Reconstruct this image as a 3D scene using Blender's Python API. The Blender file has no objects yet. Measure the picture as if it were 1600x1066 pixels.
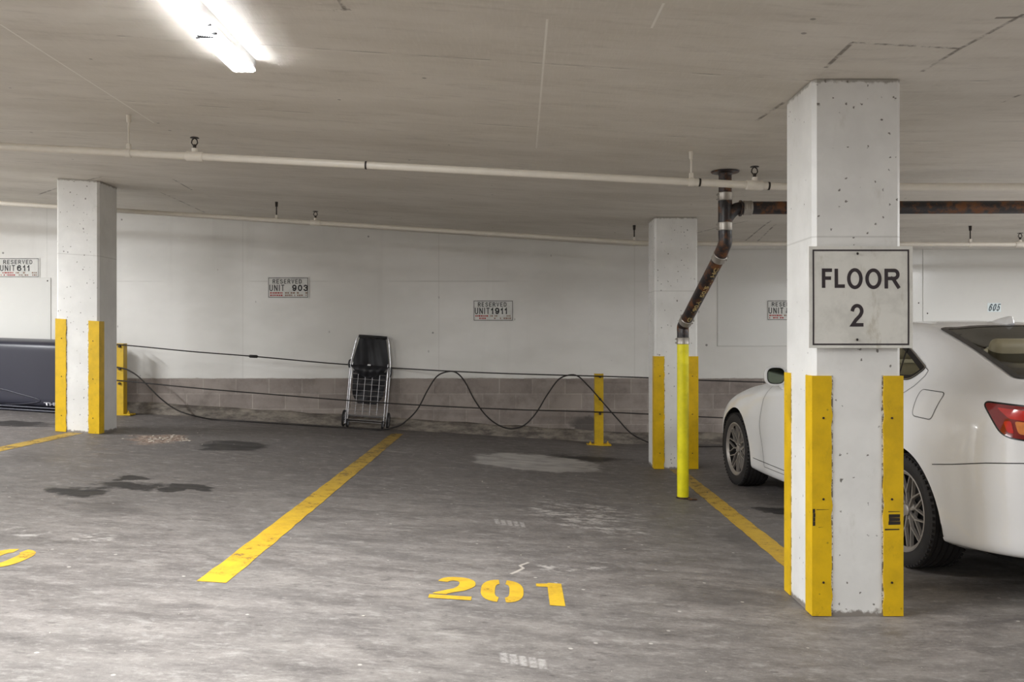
import bpy, bmesh, math, random
from mathutils import Vector, Matrix
from mathutils.bvhtree import BVHTree

random.seed(7)
scene = bpy.context.scene
COL = scene.collection
CAMH = 1.3
F, PX, PY = 1330.0, 806.0, 530.0
SL = 0.063            # ramp slope, rising to the left of the column line
BRK = 1.4             # where the ramp levels out
PI = math.pi


def zf(x):
    return SL * max(0.0, BRK - x)


def smooth01(a, b, x):
    t = min(1, max(0, (x - a) / (b - a)))
    return t * t * (3 - 2 * t)


def zc(x, y):
    return 2.52 + 0.065 * max(0.0, BRK - x) - 0.06 * smooth01(8.8, 10.4, y)


def at(px, py, Y):
    return Vector(((px - PX) / F * Y, Y, CAMH - (py - PY) / F * Y))


def onfloor(px, py):
    a, b = (px - PX) / F, (py - PY) / F
    Y = CAMH / b
    if a * Y > BRK:
        return Vector((a * Y, Y, 0))
    Y = (CAMH - SL * BRK) / (b - SL * a)
    return Vector((a * Y, Y, zf(a * Y)))


# ------------------------------------------------------------------ mesh helpers
WM = {}


def tag(o, label=None, cat=None, group=None, kind=None):
    if label: o['label'] = label
    if cat: o['category'] = cat
    if group: o['group'] = group
    if kind: o['kind'] = kind
    return o


def empty(name, loc=(0, 0, 0), rz=0.0, label=None, cat=None, group=None):
    o = bpy.data.objects.new(name, None)
    o.empty_display_size = 0.1
    COL.objects.link(o)
    o.location = loc
    o.rotation_euler = (0, 0, rz)
    WM[o] = Matrix.Translation(Vector(loc)) @ Matrix.Rotation(rz, 4, 'Z')
    return tag(o, label, cat, group)


def obj(name, bm, mat, parent=None, smooth=None, local=False):
    """link bm as one object; world coordinates unless local=True"""
    if parent is not None and not local:
        bm.transform(WM[parent].inverted())
    me = bpy.data.meshes.new(name)
    bm.to_mesh(me)
    bm.free()
    mats = mat if isinstance(mat, (list, tuple)) else [mat]
    for m in mats:
        me.materials.append(m)
    if smooth is not None:
        for p in me.polygons:
            p.use_smooth = True
        if smooth < 180:
            me.set_sharp_from_angle(angle=math.radians(smooth))
    o = bpy.data.objects.new(name, me)
    COL.objects.link(o)
    if parent is not None:
        o.parent = parent
        WM[o] = WM[parent]
    else:
        WM[o] = Matrix.Identity(4)
    return o


def B():
    return bmesh.new()


def box(bm, x0, x1, y0, y1, z0, z1, bev=0.0, seg=2, M=None):
    r = bmesh.ops.create_cube(bm, size=1.0)
    vs = r['verts']
    for v in vs:
        v.co = Vector(((x0 + x1) / 2 + v.co.x * (x1 - x0), (y0 + y1) / 2 + v.co.y * (y1 - y0), (z0 + z1) / 2 + v.co.z * (z1 - z0)))
    if bev > 0:
        es = list({e for v in vs for e in v.link_edges})
        rr = bmesh.ops.bevel(bm, geom=es, offset=bev, segments=seg, profile=0.5, affect='EDGES')
        vs = list({v for f in rr['faces'] for v in f.verts} | {v for v in vs if v.is_valid})
    if M is not None:
        bmesh.ops.transform(bm, matrix=M, verts=[v for v in vs if v.is_valid])
    return vs


def frame_of(d):
    d = d.normalized()
    up = Vector((0, 0, 1)) if abs(d.z) < 0.9 else Vector((0, 1, 0))
    u = d.cross(up).normalized()
    return u, u.cross(d).normalized()


def tube(bm, pts, r, seg=12, cap=True, rs=None):
    pts = [Vector(p) for p in pts]
    n = len(pts)
    rings = []
    u = None
    for i in range(n):
        d = (pts[min(i + 1, n - 1)] - pts[max(i - 1, 0)])
        if u is None:
            u, w = frame_of(d)
        else:
            d.normalize()
            u = (u - d * u.dot(d)).normalized()
            w = u.cross(d).normalized()
        rr = rs[i] if rs else r
        rings.append([bm.verts.new(pts[i] + (u * math.cos(2 * PI * k / seg) + w * math.sin(2 * PI * k / seg)) * rr) for k in range(seg)])
    for i in range(n - 1):
        for k in range(seg):
            bm.faces.new((rings[i][k], rings[i][(k + 1) % seg], rings[i + 1][(k + 1) % seg], rings[i + 1][k]))
    if cap:
        bm.faces.new(rings[0][::-1])
        bm.faces.new(rings[-1])
    bmesh.ops.recalc_face_normals(bm, faces=bm.faces[:])


def lathe(bm, prof, M=None, seg=48, closed=False):
    """prof: list of (r, h) around local X axis (h along x)"""
    rings = []
    for r, h in prof:
        rings.append([bm.verts.new((h, r * math.cos(2 * PI * k / seg), r * math.sin(2 * PI * k / seg))) for k in range(seg)])
    m = len(prof)
    for i in range(m if closed else m - 1):
        a, b = rings[i], rings[(i + 1) % m]
        for k in range(seg):
            bm.faces.new((a[k], a[(k + 1) % seg], b[(k + 1) % seg], b[k]))
    if M is not None:
        bmesh.ops.transform(bm, matrix=M, verts=[v for r in rings for v in r])
    bmesh.ops.recalc_face_normals(bm, faces=bm.faces[:])


def catmull(pts, n=8):
    pts = [Vector(p) for p in pts]
    P = [pts[0] * 2 - pts[1]] + pts + [pts[-1] * 2 - pts[-2]]
    out = []
    for i in range(1, len(P) - 2):
        a, b, c, d = P[i - 1], P[i], P[i + 1], P[i + 2]
        for k in range(n):
            t = k / n
            out.append(0.5 * ((2 * b) + (c - a) * t + (2 * a - 5 * b + 4 * c - d) * t * t + (3 * b - a - 3 * c + d) * t ** 3))
    out.append(pts[-1])
    return out


def poly(bm, pts):
    f = bm.faces.new([bm.verts.new(p) for p in pts])
    return f


def text_bm(s, size, bold=0.0, sx=1.0, spacing=1.0, align='CENTER'):
    """flat lettering in the x/y plane around the origin"""
    cu = bpy.data.curves.new('lettering', 'FONT')
    cu.body = s
    cu.size = size
    cu.offset = bold
    cu.space_character = spacing
    cu.align_x = align
    cu.align_y = 'CENTER'
    cu.resolution_u = 6
    o = bpy.data.objects.new('lettering', cu)
    COL.objects.link(o)
    bpy.context.view_layer.update()
    me = bpy.data.meshes.new_from_object(o.evaluated_get(bpy.context.evaluated_depsgraph_get()))
    bm = B()
    bm.from_mesh(me)
    bpy.data.objects.remove(o)
    bpy.data.meshes.remove(me)
    bpy.data.curves.remove(cu)
    for v in bm.verts:
        v.co.x *= sx
    return bm


def fit_text(s, cx, cz, w, h, y, bold=0.02):
    """lettering that faces the camera side (-Y), fitted to width and height"""
    bm = text_bm(s, 1.0, bold)
    xs = [v.co.x for v in bm.verts]; ys = [v.co.y for v in bm.verts]
    x0, x1, y0, y1 = min(xs), max(xs), min(ys), max(ys)
    for v in bm.verts:
        v.co = Vector((cx + ((v.co.x - x0) / (x1 - x0) - 0.5) * w, y, cz + ((v.co.y - y0) / (y1 - y0) - 0.5) * h))
    return bm


def _arc(cx, cy, rx, ry, a0, a1, n=12):
    return [(cx + rx * math.cos(math.radians(a0 + (a1 - a0) * k / n)), cy + ry * math.sin(math.radians(a0 + (a1 - a0) * k / n))) for k in range(n + 1)]


GLYPH = {
    'F': [[(0, 0), (0, 1), (1, 1)], [(0, .5), (.86, .5)]],
    'L': [[(0, 1), (0, 0), (1, 0)]],
    'O': [_arc(.5, .5, .5, .5, 90, 450, 40)],
    '0': [_arc(.5, .5, .5, .5, 90, 450, 40)],
    'R': [[(0, 0), (0, 1)] + _arc(.68, .755, .30, .245, 90, -90) + [(0, .51)], [(.48, .51), (.62, .44), (1, 0)]],
    'E': [[(1, 1), (0, 1), (0, 0), (1, 0)], [(0, .5), (.9, .5)]],
    'S': [_arc(.5, .76, .46, .24, 20, 240, 14)[:-1] + _arc(.5, .25, .5, .25, 60, -160, 16)],
    'V': [[(0, 1), (.5, 0), (1, 1)]],
    'D': [[(0, 0), (0, 1)] + _arc(.5, .5, .5, .5, 90, -90, 18) + [(0, 0)]],
    'U': [[(0, 1)] + _arc(.5, .28, .5, .28, 180, 360, 16) + [(1, 1)]],
    'N': [[(0, 0), (0, 1)], [(0, 1), (1, 0)], [(1, 0), (1, 1)]],
    'I': [[(.5, 0), (.5, 1)]],
    'T': [[(0, 1), (1, 1)], [(.5, 1), (.5, 0)]],
    '1': [[(.05, .74), (.42, .84), (.75, 1), (.75, 0)]],
    '2': [_arc(.5, .72, .5, .28, 165, -20, 16) + [(.82, .48), (.35, .24), (.02, 0), (1, 0)]],
    '3': [_arc(.47, .76, .45, .24, 160, -80, 14), _arc(.48, .26, .52, .26, 80, -160, 16)],
    '5': [[(.92, 1), (.2, 1), (.1, .5)] + _arc(.48, .32, .5, .32, 135, -155, 16)],
    '6': [_arc(.5, .31, .5, .31, 90, 450, 30), [(.86, .86)] + _arc(.52, .55, .52, .45, 70, 190, 14)],
    '9': [_arc(.5, .69, .5, .31, 90, 450, 30), [(.14, .14)] + _arc(.48, .45, .52, .45, 250, 370, 14)],
}
GW = {'I': .25, '1': .62, 'E': .92, 'F': .9, 'L': .9}


def ribbon(bm, pts, t, y):
    pts = [Vector(p) for p in pts]
    closed = (pts[0] - pts[-1]).length < 1e-6
    if closed:
        pts = pts[:-1]
    else:
        a = (pts[0] - pts[1]).normalized(); b = (pts[-1] - pts[-2]).normalized()
        pts[0] = pts[0] + a * t / 2; pts[-1] = pts[-1] + b * t / 2
    n = len(pts)
    row = []
    for i in range(n):
        p = pts[i]
        d0 = (p - pts[i - 1]).normalized() if (i > 0 or closed) else None
        d1 = (pts[(i + 1) % n] - p).normalized() if (i < n - 1 or closed) else None
        if d0 is None: d0 = d1
        if d1 is None: d1 = d0
        m = (d0 + d1)
        m = m.normalized() if m.length > 1e-4 else d0
        nr = Vector((-m.y, m.x))
        k = 1 / max(.45, abs(Vector((-d0.y, d0.x)).dot(nr)))
        q = nr * t / 2 * k
        row.append((bm.verts.new((p.x + q.x, y, p.y + q.y)), bm.verts.new((p.x - q.x, y, p.y - q.y))))
    for i in range(n if closed else n - 1):
        a, b = row[i], row[(i + 1) % n]
        bm.faces.new((a[0], a[1], b[1], b[0]))


def stroke_text(s, cx, cz, w, h, y, t, gap=0.3):
    ws = [GW.get(c, 1.0) for c in s]
    unit = w / (sum(ws) + gap * (len(s) - 1))
    x = cx - w / 2
    bm = B()
    for c, gw in zip(s, ws):
        cw = unit * gw
        for L in GLYPH[c]:
            tt = min(t, cw * .6)
            ribbon(bm, [(x + tt / 2 + u * (cw - tt), cz - h / 2 + t / 2 + v * (h - t)) for u, v in L], t, y)
        x += cw + unit * gap
    bmesh.ops.recalc_face_normals(bm, faces=bm.faces[:])
    return bm


def join(bm, other):
    me = bpy.data.meshes.new('joined')
    other.to_mesh(me)
    other.free()
    bm.from_mesh(me)
    bpy.data.meshes.remove(me)


# ------------------------------------------------------------------ materials
def lin(c):
    return tuple(((v / 255) / 12.92 if v / 255 <= 0.04045 else ((v / 255 + 0.055) / 1.055) ** 2.4) for v in c)


class NT:
    def __init__(self, name):
        self.m = bpy.data.materials.new(name)
        self.m.use_nodes = True
        self.t = self.m.node_tree
        self.p = self.t.nodes['Principled BSDF']
        self._pos = None

    def n(self, kind, **kw):
        nd = self.t.nodes.new(kind)
        for k, v in kw.items():
            setattr(nd, k, v)
        return nd

    def link(self, a, b):
        self.t.links.new(a, b)

    def val(self, sock, v):
        if hasattr(v, 'default_value') or isinstance(v, bpy.types.NodeSocket):
            self.link(v, sock)
        else:
            sock.default_value = v

    def pos(self):
        if self._pos is None:
            self._pos = self.n('ShaderNodeNewGeometry').outputs['Position']
        return self._pos

    def obj(self):
        return self.n('ShaderNodeTexCoord').outputs['Object']

    def math(self, op, a, b=0.0, c=0.0, clamp=False):
        nd = self.n('ShaderNodeMath', operation=op, use_clamp=clamp)
        self.val(nd.inputs[0], a); self.val(nd.inputs[1], b); self.val(nd.inputs[2], c)
        return nd.outputs[0]

    def mapr(self, v, a, b, c=0.0, d=1.0, smooth=True):
        nd = self.n('ShaderNodeMapRange', interpolation_type='SMOOTHSTEP' if smooth else 'LINEAR')
        self.val(nd.inputs[0], v)
        for i, q in enumerate((a, b, c, d)):
            self.val(nd.inputs[i + 1], q)
        return nd.outputs[0]

    def scale(self, vec, s):
        nd = self.n('ShaderNodeVectorMath', operation='MULTIPLY')
        self.link(vec, nd.inputs[0])
        nd.inputs[1].default_value = s
        return nd.outputs[0]

    def noise(self, vec, scale=5, detail=4, rough=0.55, col=False):
        nd = self.n('ShaderNodeTexNoise')
        self.link(vec, nd.inputs['Vector'])
        nd.inputs['Scale'].default_value = scale
        nd.inputs['Detail'].default_value = detail
        nd.inputs['Roughness'].default_value = rough
        return nd.outputs['Color' if col else 'Fac']

    def voro(self, vec, scale=5, rnd=1.0):
        nd = self.n('ShaderNodeTexVoronoi')
        self.link(vec, nd.inputs['Vector'])
        nd.inputs['Scale'].default_value = scale
        nd.inputs['Randomness'].default_value = rnd
        return nd

    def mix(self, f, a, b, blend='MIX'):
        nd = self.n('ShaderNodeMix', data_type='RGBA', blend_type=blend)
        self.val(nd.inputs[0], f)
        for sock, v in ((nd.inputs[6], a), (nd.inputs[7], b)):
            if isinstance(v, bpy.types.NodeSocket):
                self.link(v, sock)
            else:
                sock.default_value = (*v, 1) if len(v) == 3 else v
        return nd.outputs[2]

    def base(self, c):
        if isinstance(c, bpy.types.NodeSocket):
            self.link(c, self.p.inputs['Base Color'])
        else:
            self.p.inputs['Base Color'].default_value = (*c, 1)

    def rough(self, v):
        self.val(self.p.inputs['Roughness'], v)

    def metal(self, v):
        self.p.inputs['Metallic'].default_value = v

    def bump(self, h, strength=0.3, dist=0.01):
        nd = self.n('ShaderNodeBump')
        nd.inputs['Strength'].default_value = strength
        nd.inputs['Distance'].default_value = dist
        self.link(h, nd.inputs['Height'])
        self.link(nd.outputs[0], self.p.inputs['Normal'])

    def sep(self, v):
        nd = self.n('ShaderNodeSeparateXYZ')
        self.link(v, nd.inputs[0])
        return nd.outputs

    def specks(self, vec, scale, size, density):
        """small irregular spots: 1 inside"""
        v = self.voro(vec, scale)
        spot = self.mapr(v.outputs['Distance'], size, size * 0.6)
        pick = self.math('GREATER_THAN', self.sep(v.outputs['Color'])[0], 1 - density)
        return self.math('MULTIPLY', spot, pick)

    def ellipse(self, x, y, cx, cy, rx, ry, soft=0.35):
        dx = self.math('DIVIDE', self.math('SUBTRACT', x, cx), rx)
        dy = self.math('DIVIDE', self.math('SUBTRACT', y, cy), ry)
        d = self.math('SQRT', self.math('ADD', self.math('MULTIPLY', dx, dx), self.math('MULTIPLY', dy, dy)))
        return self.mapr(d, 1 + soft, 1 - soft)

    def segment(self, x, y, a, b, w):
        ax, ay = a; bx, by = b
        L = math.hypot(bx - ax, by - ay)
        ux, uy = (bx - ax) / L, (by - ay) / L
        px = self.math('SUBTRACT', x, ax); py = self.math('SUBTRACT', y, ay)
        t = self.math('ADD', self.math('MULTIPLY', px, ux), self.math('MULTIPLY', py, uy))
        d = self.math('ABSOLUTE', self.math('SUBTRACT', self.math('MULTIPLY', py, ux), self.math('MULTIPLY', px, uy)))
        inl = self.math('MULTIPLY', self.math('GREATER_THAN', t, 0), self.math('LESS_THAN', t, L))
        return self.math('MULTIPLY', inl, self.mapr(d, w, w * 0.4))


def plain(name, c, rough=0.5, metal=0.0, var=0.06, vscale=12, coat=0.0):
    t = NT(name)
    cl = lin(c)
    n = t.noise(t.obj(), vscale, 3)
    dark = tuple(v * (1 - var * 2) for v in cl)
    lite = tuple(min(1, v * (1 + var)) for v in cl)
    t.base(t.mix(n, dark, lite))
    t.rough(rough)
    t.metal(metal)
    if coat:
        t.p.inputs['Coat Weight'].default_value = coat
        t.p.inputs['Coat Roughness'].default_value = 0.05
    return t.m


def mat_emit(name, c, s):
    t = NT(name)
    t.base((0.9, 0.9, 0.9))
    t.p.inputs['Emission Color'].default_value = (*c, 1)
    t.p.inputs['Emission Strength'].default_value = s
    return t.m


def mat_floor():
    t = NT('worn_concrete_floor')
    p = t.pos()
    s = t.sep(p)
    big = t.noise(t.scale(p, (0.5, 1.0, 0.5)), 1.0, 5, 0.6)
    mid = t.noise(t.scale(p, (1.0, 2.6, 1.0)), 2.6, 6, 0.65)
    fine = t.noise(p, 55, 4, 0.7)
    grit = t.noise(p, 220, 2, 0.6)
    c = t.mix(t.mapr(mid, 0.3, 0.72), lin((104, 99, 96)), lin((143, 137, 132)))
    c = t.mix(t.math('MULTIPLY', t.mapr(big, 0.42, 0.7), 0.5), c, lin((108, 104, 102)))
    # wheel dirt where cars stand: parked bays are dirtier than the aisle
    bay = t.mapr(t.math('ADD', s[1], t.math('MULTIPLY', t.math('SUBTRACT', mid, 0.5), 2.2)), 4.4, 8.6)
    c = t.mix(t.math('MULTIPLY', bay, 0.70), c, lin((84, 79, 79)))
    # pale worn streaks
    st = t.noise(t.scale(p, (0.9, 3.8, 1.0)), 2.4, 6, 0.72)
    c = t.mix(t.math('MULTIPLY', t.mapr(st, 0.6, 0.76), 0.5), c, lin((178, 172, 165)))
    # dark scuffs
    sc = t.noise(t.scale(p, (1.2, 6.0, 1.0)), 1.7, 7, 0.75)
    c = t.mix(t.math('MULTIPLY', t.mapr(sc, 0.61, 0.74), 0.5), c, lin((72, 67, 65)))
    c = t.mix(t.math('MULTIPLY', t.mapr(fine, 0.35, 0.75), 0.22), c, lin((92, 86, 82)))
    c = t.mix(t.math('MULTIPLY', t.mapr(grit, 0.58, 0.78), 0.30), c, lin((192, 187, 180)))
    m2 = t.noise(t.scale(p, (1.0, 1.8, 1.0)), 9, 7, 0.75)
    c = t.mix(t.math('MULTIPLY', t.mapr(m2, 0.52, 0.68), 0.45), c, lin((172, 168, 163)))
    c = t.mix(t.math('MULTIPLY', t.mapr(m2, 0.46, 0.32), 0.5), c, lin((66, 62, 61)))
    m3 = t.noise(t.scale(p, (1.0, 2.6, 1.0)), 24, 6, 0.8)
    c = t.mix(t.math('MULTIPLY', t.mapr(m3, 0.5, 0.72), 0.35), c, lin((188, 184, 178)))
    c = t.mix(t.math('MULTIPLY', t.mapr(m3, 0.45, 0.3), 0.4), c, lin((72, 68, 66)))
    # warped coordinates for the stains and painted shade
    wn = t.noise(p, 3.0, 5, 0.6, col=True)
    w2 = t.n('ShaderNodeVectorMath', operation='SUBTRACT'); t.link(wn, w2.inputs[0]); w2.inputs[1].default_value = (0.5, 0.5, 0.5)
    w3 = t.scale(w2.outputs[0], (0.75, 0.75, 0))
    wp = t.n('ShaderNodeVectorMath', operation='ADD'); t.link(p, wp.inputs[0]); t.link(w3, wp.inputs[1])
    ws = t.sep(wp.outputs[0])
    wx, wy = ws[0], ws[1]

    def st_(px, py, rpx, rpy, soft=0.25):
        a = onfloor(px, py); b = onfloor(px + rpx, py); cc = onfloor(px, py - rpy); d = onfloor(px, py + rpy)
        return t.ellipse(wx, wy, a.x, a.y, abs(b.x - a.x), abs(cc.y - d.y) / 2, soft)

    def mx(lst):
        m = lst[0]
        for q in lst[1:]:
            m = t.math('MAXIMUM', m, q)
        return m
    pale = mx([st_(835, 722, 88, 13, 0.12)])
    palerim = t.math('MULTIPLY', pale, t.mapr(t.noise(t.scale(p, (1, 2, 1)), 4, 5), 0.3, 0.65, 0.45, 1.0))
    c = t.mix(t.math('MULTIPLY', palerim, 0.85), c, lin((176, 172, 168)))
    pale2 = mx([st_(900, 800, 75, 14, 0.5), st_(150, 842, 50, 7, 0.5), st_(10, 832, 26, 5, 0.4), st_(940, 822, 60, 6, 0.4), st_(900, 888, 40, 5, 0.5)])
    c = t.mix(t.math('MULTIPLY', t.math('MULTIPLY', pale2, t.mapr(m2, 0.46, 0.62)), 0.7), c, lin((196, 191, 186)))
    oil_shade = mx([st_(372, 697, 62, 7), st_(340, 702, 26, 3), st_(118, 767, 48, 8), st_(195, 760, 52, 7), st_(205, 748, 22, 4), st_(278, 762, 34, 5),
              st_(1182, 794, 24, 4), st_(1212, 797, 14, 4), st_(20, 662, 70, 5), st_(920, 716, 50, 4)])
    c = t.mix(t.math('MULTIPLY', t.math('MULTIPLY', oil_shade, t.mapr(m3, 0.34, 0.48, 0.78, 1.0)), 0.92), c, lin((34, 31, 30)))  # oil stains, with the shade under the roof box painted in
    faint = mx([st_(165, 792, 60, 10, 0.6), st_(40, 712, 50, 10, 0.6), st_(1145, 935, 110, 12, 0.7), st_(1160, 840, 30, 12, 0.6)])
    c = t.mix(t.math('MULTIPLY', faint, 0.4), c, lin((66, 62, 60)))  # faint stains; the patch left of the near column is its painted shadow
    # broken, pitted spot by the column: pale and reddish stone
    sp = st_(245, 686, 48, 7, 0.3)
    spn = t.noise(p, 26, 4, 0.7)
    c = t.mix(t.math('MULTIPLY', t.math('MULTIPLY', sp, t.mapr(m2, 0.36, 0.5)), 0.75), c, t.mix(t.mapr(spn, 0.42, 0.6), lin((120, 84, 66)), lin((196, 178, 160))))
    c = t.mix(t.math('MULTIPLY', sp, t.mapr(spn, 0.44, 0.36)), c, lin((58, 44, 38)))
    # grid-like rows of lighter dashes
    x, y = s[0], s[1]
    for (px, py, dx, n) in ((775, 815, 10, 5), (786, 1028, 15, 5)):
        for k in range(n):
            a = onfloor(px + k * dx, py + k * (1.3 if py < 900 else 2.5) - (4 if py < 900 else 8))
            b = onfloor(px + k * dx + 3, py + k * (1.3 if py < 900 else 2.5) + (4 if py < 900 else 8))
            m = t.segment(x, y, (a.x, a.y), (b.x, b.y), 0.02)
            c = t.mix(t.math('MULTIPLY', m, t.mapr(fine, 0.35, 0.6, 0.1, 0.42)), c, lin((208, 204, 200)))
    # thin squiggle scratch near the painted number
    pts = [(826, 879), (812, 884), (818, 888), (806, 894), (798, 897)]
    for q, r in zip(pts, pts[1:]):
        a, b = onfloor(*q), onfloor(*r)
        c = t.mix(t.math('MULTIPLY', t.segment(x, y, (a.x, a.y), (b.x, b.y), 0.012), 0.7), c, lin((210, 202, 192)))
    spk = t.specks(p, 9, 0.10, 0.22)
    c = t.mix(t.math('MULTIPLY', spk, 0.6), c, lin((206, 200, 192)))
    spk2 = t.specks(t.scale(p, (1, 1.6, 1)), 6, 0.12, 0.25)
    c = t.mix(t.math('MULTIPLY', spk2, 0.5), c, lin((74, 68, 64)))
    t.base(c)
    t.rough(t.mapr(mid, 0.3, 0.7, 0.48, 0.72))
    t.p.inputs['Specular IOR Level'].default_value = 0.35
    h = t.math('ADD', t.math('MULTIPLY', fine, 0.6), t.math('MULTIPLY', mid, 0.5))
    h = t.math('SUBTRACT', h, t.math('MULTIPLY', sp, t.math('MULTIPLY', spn, 2.0)))
    t.bump(h, 0.35, 0.006)
    return t.m


def onceil(px, py):
    a, b = (px - PX) / F, (PY - py) / F
    Y = 1.22 / b
    if a * Y < BRK:
        Y = (1.22 + 0.065 * BRK) / (b + 0.065 * a)
    return (a * Y, Y)


def mat_ceiling():
    t = NT('board_marked_ceiling_concrete')
    p = t.pos()
    s = t.sep(p)
    x, y = s[0], s[1]
    n1 = t.noise(t.scale(p, (0.5, 1.6, 1)), 1.4, 5, 0.6)
    n2 = t.noise(t.scale(p, (1, 5, 1)), 2.5, 6, 0.7)
    grain = t.noise(t.scale(p, (6, 0.8, 1)), 14, 4, 0.7)
    c = t.mix(t.mapr(n1, 0.3, 0.7), lin((206, 199, 187)), lin((224, 218, 208)))
    c = t.mix(t.math('MULTIPLY', t.mapr(n2, 0.5, 0.72), 0.35), c, lin((166, 158, 146)))
    c = t.mix(t.math('MULTIPLY', t.mapr(grain, 0.4, 0.8), 0.2), c, lin((236, 231, 222)))
    # joints between the form boards, every 1.22 m of depth, broken and chipped
    fy = t.math('FRACT', t.math('DIVIDE', t.math('ADD', y, 0.25), 1.22))
    jd = t.math('ABSOLUTE', t.math('SUBTRACT', fy, 0.5))
    brk = t.mapr(t.noise(t.scale(p, (1.3, 0.3, 1)), 2.2, 4, 0.7), 0.48, 0.62)
    c = t.mix(t.math('MULTIPLY', t.math('MULTIPLY', t.mapr(jd, 0.006, 0.002), brk), 0.55), c, lin((96, 86, 76)))
    c = t.mix(t.math('MULTIPLY', t.math('MULTIPLY', t.mapr(t.math('ABSOLUTE', t.math('SUBTRACT', fy, 0.515)), 0.01, 0.003), brk), 0.4), c, lin((238, 233, 224)))
    pale = [((0, 38), (240, 192)), ((855, 30), (838, 232)), ((0, 203), (205, 208)), ((1037, 5), (1018, 44))]
    for q, r in pale:
        a, b = onceil(*q), onceil(*r)
        c = t.mix(t.math('MULTIPLY', t.segment(x, y, a, b, 0.007), t.mapr(n2, 0.3, 0.5, 0.4, 0.85)), c, lin((240, 236, 228)))
    dark = [((1330, 66), (1500, 76)), ((1500, 76), (1600, 22)), ((1555, 28), (1600, 27)), ((1440, 112), (1500, 76)), ((1225, 160), (1180, 190)), ((1290, 106), (1332, 66)),
            ((1048, 368), (1170, 345)), ((1160, 372), (1205, 345)), ((1175, 376), (1212, 350)), ((1565, 160), (1594, 148)),
            ((530, 0), (540, 16)), ((520, 16), (548, 15)), ((60, 300), (160, 276)), ((250, 300), (320, 325)), ((270, 280), (300, 297))]
    dm = t.mapr(t.noise(p, 9, 4, 0.8), 0.38, 0.58)
    for q, r in dark:
        a, b = onceil(*q), onceil(*r)
        c = t.mix(t.math('MULTIPLY', t.segment(x, y, a, b, 0.013), t.math('MULTIPLY', dm, 0.75)), c, lin((84, 72, 60)))
    c = t.mix(t.math('MULTIPLY', t.specks(p, 5, 0.07, 0.4), 0.6), c, lin((70, 62, 56)))
    c = t.mix(t.math('MULTIPLY', t.specks(t.scale(p, (1, 2, 1)), 4, 0.06, 0.4), 0.6), c, lin((226, 220, 210)))
    t.base(c)
    t.rough(0.55)
    h = t.math('ADD', t.math('MULTIPLY', grain, 0.5), t.math('MULTIPLY', n2, 0.8))
    h = t.math('SUBTRACT', h, t.math('MULTIPLY', t.mapr(jd, 0.008, 0.003), 1.0))
    t.bump(h, 0.25, 0.008)
    return t.m


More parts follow.
